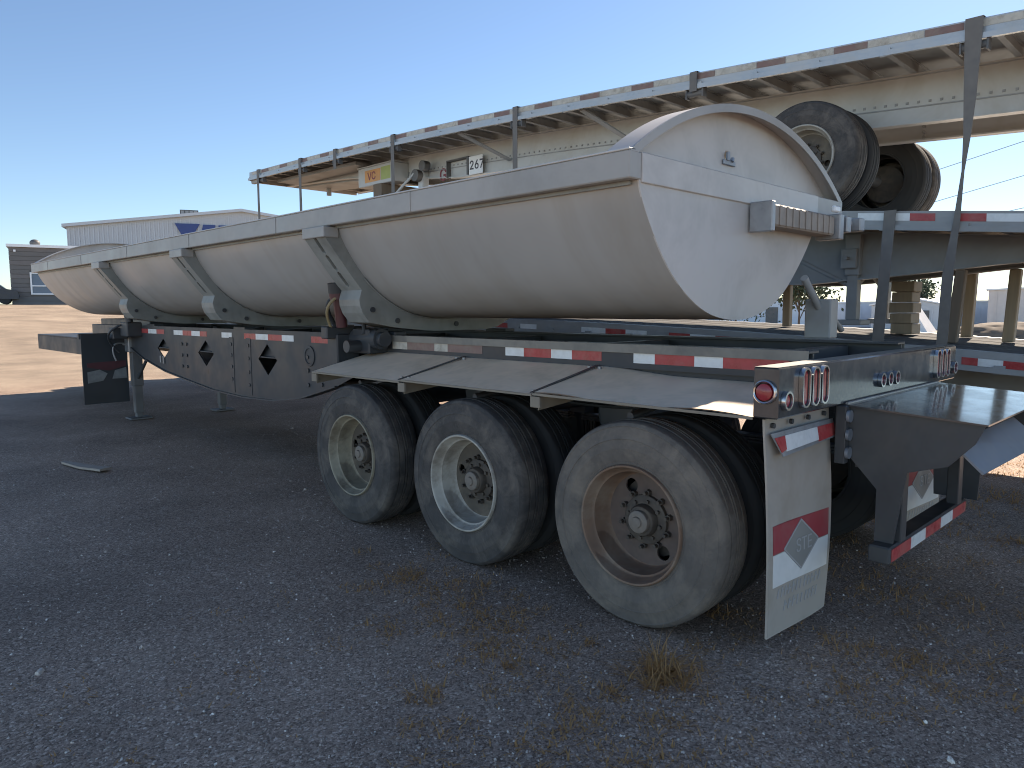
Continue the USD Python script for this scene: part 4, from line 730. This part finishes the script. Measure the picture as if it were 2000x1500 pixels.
# timbers between the lowest and the middle trailer
def timber(label, x, y, w, d, m, lean=0.0, group=None):
    zb_, zt_ = z_bot(y)+.002, z_mid(y)-d_mid(y) - .002 if BX[0]-.1 < x < BX[1]+.2 else z_mid(y)-.145
    g = box(x-w/2, x+w/2, y-d/2, y+d/2, zb_, zt_, .008); v = np.array(g.vertices); v[:, 1] += lean*(v[:, 2]-zb_)/(zt_-zb_); g.vertices = v
    obj('timber_post', g, m, smooth=False, label=label, cat='timber post', org=(x, y, zb_), group=group)
timber('brown timber prop standing just behind the long twisting strap', 4.95, .0, .09, .09, 'timber_dark', -.05)
timber('slim tan timber prop right of the brown prop, far side of the lowest deck', 6.2, .18, .10, .10, 'timber', -.03)
timber('tan timber prop at the right picture edge on the lowest deck', 5.84, -.28, .10, .10, 'timber', -.03)
timber('slim orange-tan timber prop seen past the round tub end', 5.86, 2.05, .09, .09, 'timber', .0)
cb = thing('timber_crib', 'wide tan block of stacked timbers between lowest and middle trailers', 'timber crib', (5.84, .68, z_bot(.68)))
zc0, zc1 = z_bot(.78)+.003, z_mid(.62)-d_mid(.68)-.003
for k in range(5): obj('timber', box(5.70, 5.98, .58+.015*(k % 2), .80+.012*(k % 3), zc0+k*(zc1-zc0)/5, zc0+(k+1)*(zc1-zc0)/5-.004, .006), 'timber', cb, smooth=False)

ls = thing('lumber_stack', 'unseen pile of planks added on the lowest deck to shade the yard', 'shade blocker', (5.4, 12.5, z_bot(12.5)))  # added out of sight to stop sun streaks on the near gravel
for k in range(5):
    for q in range(6): obj('plank', box(4.45+q*.33, 4.76+q*.33, 8.62+.1*((k+q) % 3), 16.0-.12*((k*2+q) % 3), 1.505+k*.235, 1.505+k*.235+.225, .006), 'timber_dark', ls, smooth=False)

# ------------------------------------------------------------------ far side of the yard
def shed(name, label, c0, c1, depth, h, m, gable=0.0, z0=0.0):
    f_, L_ = building_frame(c0, c1); s = thing(name, label, 'shed', f_(L_/2, 0, z0))
    obj('wall', fprism(f_, [(0, z0-.3), (L_, z0-.3), (L_, z0+h), (L_/2, z0+h+gable), (0, z0+h)], 0, depth), m, s, smooth=False)
    obj('roof', fprism(f_, [(-.15, z0+h), (L_/2, z0+h+gable), (L_+.15, z0+h), (L_+.15, z0+h+.10), (L_/2, z0+h+gable+.10), (-.15, z0+h+.10)], -.15, depth+.15), 'white_trim', s, smooth=False)
    for k in range(int(L_/1.2)): obj('wall_rib', fprism(f_, [(.4+k*1.2, z0), (.5+k*1.2, z0), (.5+k*1.2, z0+h-.1), (.4+k*1.2, z0+h-.1)], -.03, -.004), m, s, smooth=False)
    dd = obj('door', fprism(f_, [(L_*.6, z0), (L_*.6+.9, z0), (L_*.6+.9, z0+min(2.0, h*.8)), (L_*.6, z0+min(2.0, h*.8))], -.05, -.032), 'flat_dark', s, smooth=False)
shed('beige_shed', 'beige metal shed between the right-hand timber props across the yard', (55.9, 11.0), (56.9, 5.6), 6, 2.75, 'beige', .12)
shed('blue_shed', 'long low pale blue shed across the yard behind the timber props', (60.0, 25.0), (61.0, 8.0), 6, 2.0, 'blue_shed', 0.05)
shed('white_shed', 'white shed with shallow roof left of the pale blue shed', (55.6, 18.5), (56.2, 13.6), 5, 1.75, 'white_metal', .55)
tn = thing('storage_tent', 'small white pointed storage tent in front of the white shed', 'tent', (50.0, 13.6, 0.0))
obj('canopy', trimesh.convex.convex_hull(np.array([(49, 12.7, 0), (49, 14.3, 0), (51, 12.7, 0), (51, 14.3, 0), (49.2, 13.9, 1.9), (50.8, 13.9, 1.9)])), 'tent', tn, smooth=False)
pl2 = meshkit
dm_ = trimesh.creation.icosphere(4, 1.0); v = np.array(dm_.vertices); v *= (1+.25*(meshkit.fbm(v*2.5+5, 3, 2)-.5))[:, None]; v *= (2.1, 2.6, .95); v[:, 2] -= .1; dm_.vertices = v; dm_.apply_translation((42.0, 7.2, .0))
obj('dirt_pile', dm_, 'dirt', smooth=True, label='dark heap of dirt in front of the beige shed', cat='dirt pile', org=(42, 7.2, 0))
shed('storage_shed', 'pale green-white shed seen beneath the round tub end', (50.0, 30.0), (52.5, 21.5), 6, 2.1, 'blue_shed', .2)
def tree(x, y, h, r, label, seed, n=1500):
    rg = np.random.default_rng(seed); z0 = float(gz(x, y)); t = thing('tree', label, 'tree', (x, y, z0))
    limbs = [trimesh.creation.cone(radius=.10*h/4, height=h*.75, sections=10)]; limbs[0].apply_translation((x, y, z0)); cl = []
    for k in range(9):
        a = rg.uniform(0, 6.28); q = np.array([x+math.cos(a)*r*.6, y+math.sin(a)*r*.6, z0+h*rg.uniform(.5, .95)]); limbs.append(cyl((x, y, z0+h*rg.uniform(.25, .55)), q, .03*h/4, 6)); cl.append(q)
    cl.append(np.array([x, y, z0+h*.85])); obj('trunk', limbs, 'bark', t)
    c = np.array(cl)[rg.integers(0, len(cl), n)] + rg.normal(0, r*.26, (n, 3)); s = rg.uniform(.07, .16, n)*h/4
    a = rg.normal(size=(n, 3)); a /= np.linalg.norm(a, axis=1, keepdims=True); b = np.cross(a, rg.normal(size=(n, 3))); b /= np.linalg.norm(b, axis=1, keepdims=True)
    V = np.stack([c-a*s[:, None], c+b*s[:, None]*.6, c+a*s[:, None], c-b*s[:, None]*.6], 1).reshape(-1, 3); q = np.arange(n)*4
    obj('crown', trimesh.Trimesh(V, np.vstack([np.stack([q, q+1, q+2], 1), np.stack([q, q+2, q+3], 1)]), process=False), 'leaf', t, smooth=False)
tree(60.5, 17.0, 4.4, 1.5, 'small leafy tree rising behind the white shed', 3)
tree(33.0, 14.0, 3.4, 1.6, 'bushy green tree seen through the gap behind the landing legs', 4, 2200)
tree(30.0, 15.8, 3.0, 1.4, 'lower green tree seen just right of the round tub end', 5, 2000)
for k, (za, zb2, y0_, y1_) in enumerate(((11.0, 13.3, 16.0, 6.0), (8.7, 11.0, 16.5, 6.0), (7.4, 8.7, 14.0, 6.0))):
    obj('power_line', tube([(56, 26, za-2.0), (56, y0_, za), (56, y1_, zb2), (56.3, -8, zb2+2.6)], .022, 6), 'wire', smooth=True, label=('upper', 'middle', 'lowest')[k] + ' thin power line crossing the sky gap under the top trailer', cat='power line', org=(56, 11, za))
scb = thing('scrap_board', 'flat grey splintered board lying on the dark gravel', 'board', (-.90, 6.27, float(gz(-.9, 6.27))))
bz = float(gz(-.9, 6.27))+.012
bp_ = ext([(-1.02, 6.62), (-.98, 6.66), (-.80, 6.10), (-.74, 5.93), (-.86, 5.88), (-.96, 6.2)], 'Z', bz, bz+.022); v = np.array(bp_.vertices); v[:, 2] += .008*(v[:, 1] < 6.0); bp_.vertices = v
obj('plank', bp_, 'board', scb, smooth=False)

# ------------------------------------------------------------------ loose stones and dry grass
def rocks(seed, n=3):
    out = []
    for k in range(n):
        m = trimesh.creation.icosphere(1, 1.0); v = np.array(m.vertices); r_ = np.random.default_rng(seed+k); v *= 1+r_.uniform(-.28, .28, (len(v), 1)); v *= r_.uniform(.6, 1.1, 3); m.vertices = v; out.append(m)
    return out
def scatter(name, protos, material, pos, scale, label):
    pi = UsdGeom.PointInstancer.Define(stage, '/World/' + name); paths = []
    for k, m in enumerate(protos):
        pth = f'/World/{name}/stone_shape' + (f'_{k:03d}' if k else ''); usdkit.mesh(stage, pth, m, material, smooth=False); paths.append(pth)
    pi.CreatePrototypesRel().SetTargets([Sdf.Path(p) for p in paths]); n = len(pos)
    pi.CreateProtoIndicesAttr(Vt.IntArray.FromNumpy(NP.integers(0, len(paths), n).astype(np.int32)))
    pi.CreatePositionsAttr(Vt.Vec3fArray.FromNumpy(pos.astype(np.float32))); pi.CreateScalesAttr(Vt.Vec3fArray.FromNumpy(scale.astype(np.float32)))
    q = NP.normal(size=(n, 4)); q /= np.linalg.norm(q, axis=1, keepdims=True)
    pi.CreateOrientationsAttr(Vt.QuathArray([Gf.Quath(float(a[0]), float(a[1]), float(a[2]), float(a[3])) for a in q])); meta(pi.GetPrim(), label, None, None, 'stuff')
NS = 26000
r_ = 1.2 + 9.5*NP.random(NS)**1.25; az = math.radians(CAM_YAW) + NP.uniform(-.72, .72, NS)
px, py = CAM_POS[0]+r_*np.cos(az), CAM_POS[1]+r_*np.sin(az); sz = .0022 + .0042*NP.random(NS)**3 + .006*NP.random(NS)*(NP.random(NS) > .985) + .016*NP.random(NS)*(NP.random(NS) > .998)
scatter('loose_gravel', rocks(11), M['stone'], np.stack([px, py, gz(px, py)+sz*.25], 1), np.repeat(sz[:, None], 3, 1), 'loose gravel stones scattered over the yard')

def blades(cx, cy, n, rad, h, rg, droop=1.1, w=.0034):
    V, Fc = [], []
    for _ in range(n):
        a, d = rg.uniform(0, 6.283), rad*math.sqrt(rg.random()); x, y = cx+d*math.cos(a), cy+d*math.sin(a); z = float(gz(x, y))-.003
        b, L_ = rg.uniform(0, 6.283), h*rg.uniform(.4, 1.15); lean = droop*rg.uniform(.35, 1.35); ux, uy = math.cos(b), math.sin(b); k0 = len(V); ww = w*rg.uniform(.7, 1.6)
        for t in (0, .4, .75, 1.0):
            o = lean*L_*(.45*t+.55*t*t); zz = z+L_*t*max(.12, 1-.55*lean*(.4+.6*t)); hw = ww*(1-t*.92); V += [(x+ux*o-uy*hw, y+uy*o+ux*hw, zz), (x+ux*o+uy*hw, y+uy*o-ux*hw, zz)]
        for s in range(3): p = k0+2*s; Fc += [[p, p+1, p+3], [p, p+3, p+2]]
    return V, Fc
def grass_mesh(tufts, seed):
    rg = np.random.default_rng(seed); V, Fc = [], []
    for t in tufts:
        v, f = blades(*t, rg=rg); Fc += [[a+len(V) for a in q] for q in f]; V += v
    return trimesh.Trimesh(np.array(V), np.array(Fc), process=False)
gr = np.random.default_rng(21); tufts = [(-1.17, .28, 60, .09, .07), (-1.35, .12, 40, .10, .05), (-1.24, .0, 30, .1, .05), (-.85, -.25, 40, .10, .05), (-1.5, -.1, 30, .12, .05)]
for _ in range(150):                                     # a ragged band by the wheels and out towards the lower right
    t = gr.random(); x = -.30 - .55*t + gr.normal(0, .22); y = 1.55 - 2.1*t + gr.normal(0, .25); tufts.append((x, y, int(gr.integers(8, 30)), gr.uniform(.04, .14), gr.uniform(.02, .06)))
for _ in range(95): x, y = gr.uniform(-1.3, .6), gr.uniform(-1.35, -.25); tufts.append((x, y, int(gr.integers(8, 26)), gr.uniform(.05, .16), gr.uniform(.02, .05)))
for _ in range(170): x, y = gr.uniform(.4, 4.4), gr.uniform(-1.6, .1); tufts.append((x, y, int(gr.integers(8, 28)), gr.uniform(.06, .2), gr.uniform(.03, .09)))
for _ in range(260): x, y = gr.uniform(4.0, 11), gr.uniform(-1.2, 1.6); tufts.append((x, y, int(gr.integers(10, 30)), gr.uniform(.08, .3), gr.uniform(.04, .12)))
for _ in range(45): x, y = gr.uniform(-2.4, -.9), gr.uniform(-.9, 1.9); tufts.append((x, y, int(gr.integers(6, 14)), gr.uniform(.05, .12), gr.uniform(.015, .04)))
obj('dry_grass', grass_mesh(tufts, 5), M['grass'], smooth=False, kind='stuff', label='sparse dry yellow grass in the gravel')
wd = thing('weed_clump', 'brown dried weed clump on the gravel in front of the rearmost wheel', 'weed', (-.36, -.33, float(gz(-.36, -.33))))
obj('stems', grass_mesh([(-.36, -.33, 110, .12, .15, ), (-.28, -.36, 70, .14, .11), (-.22, -.24, 40, .10, .16), (-.40, -.24, 50, .13, .09), (-.33, -.30, 30, .05, .24)], 8), M['grass'], wd, smooth=False)
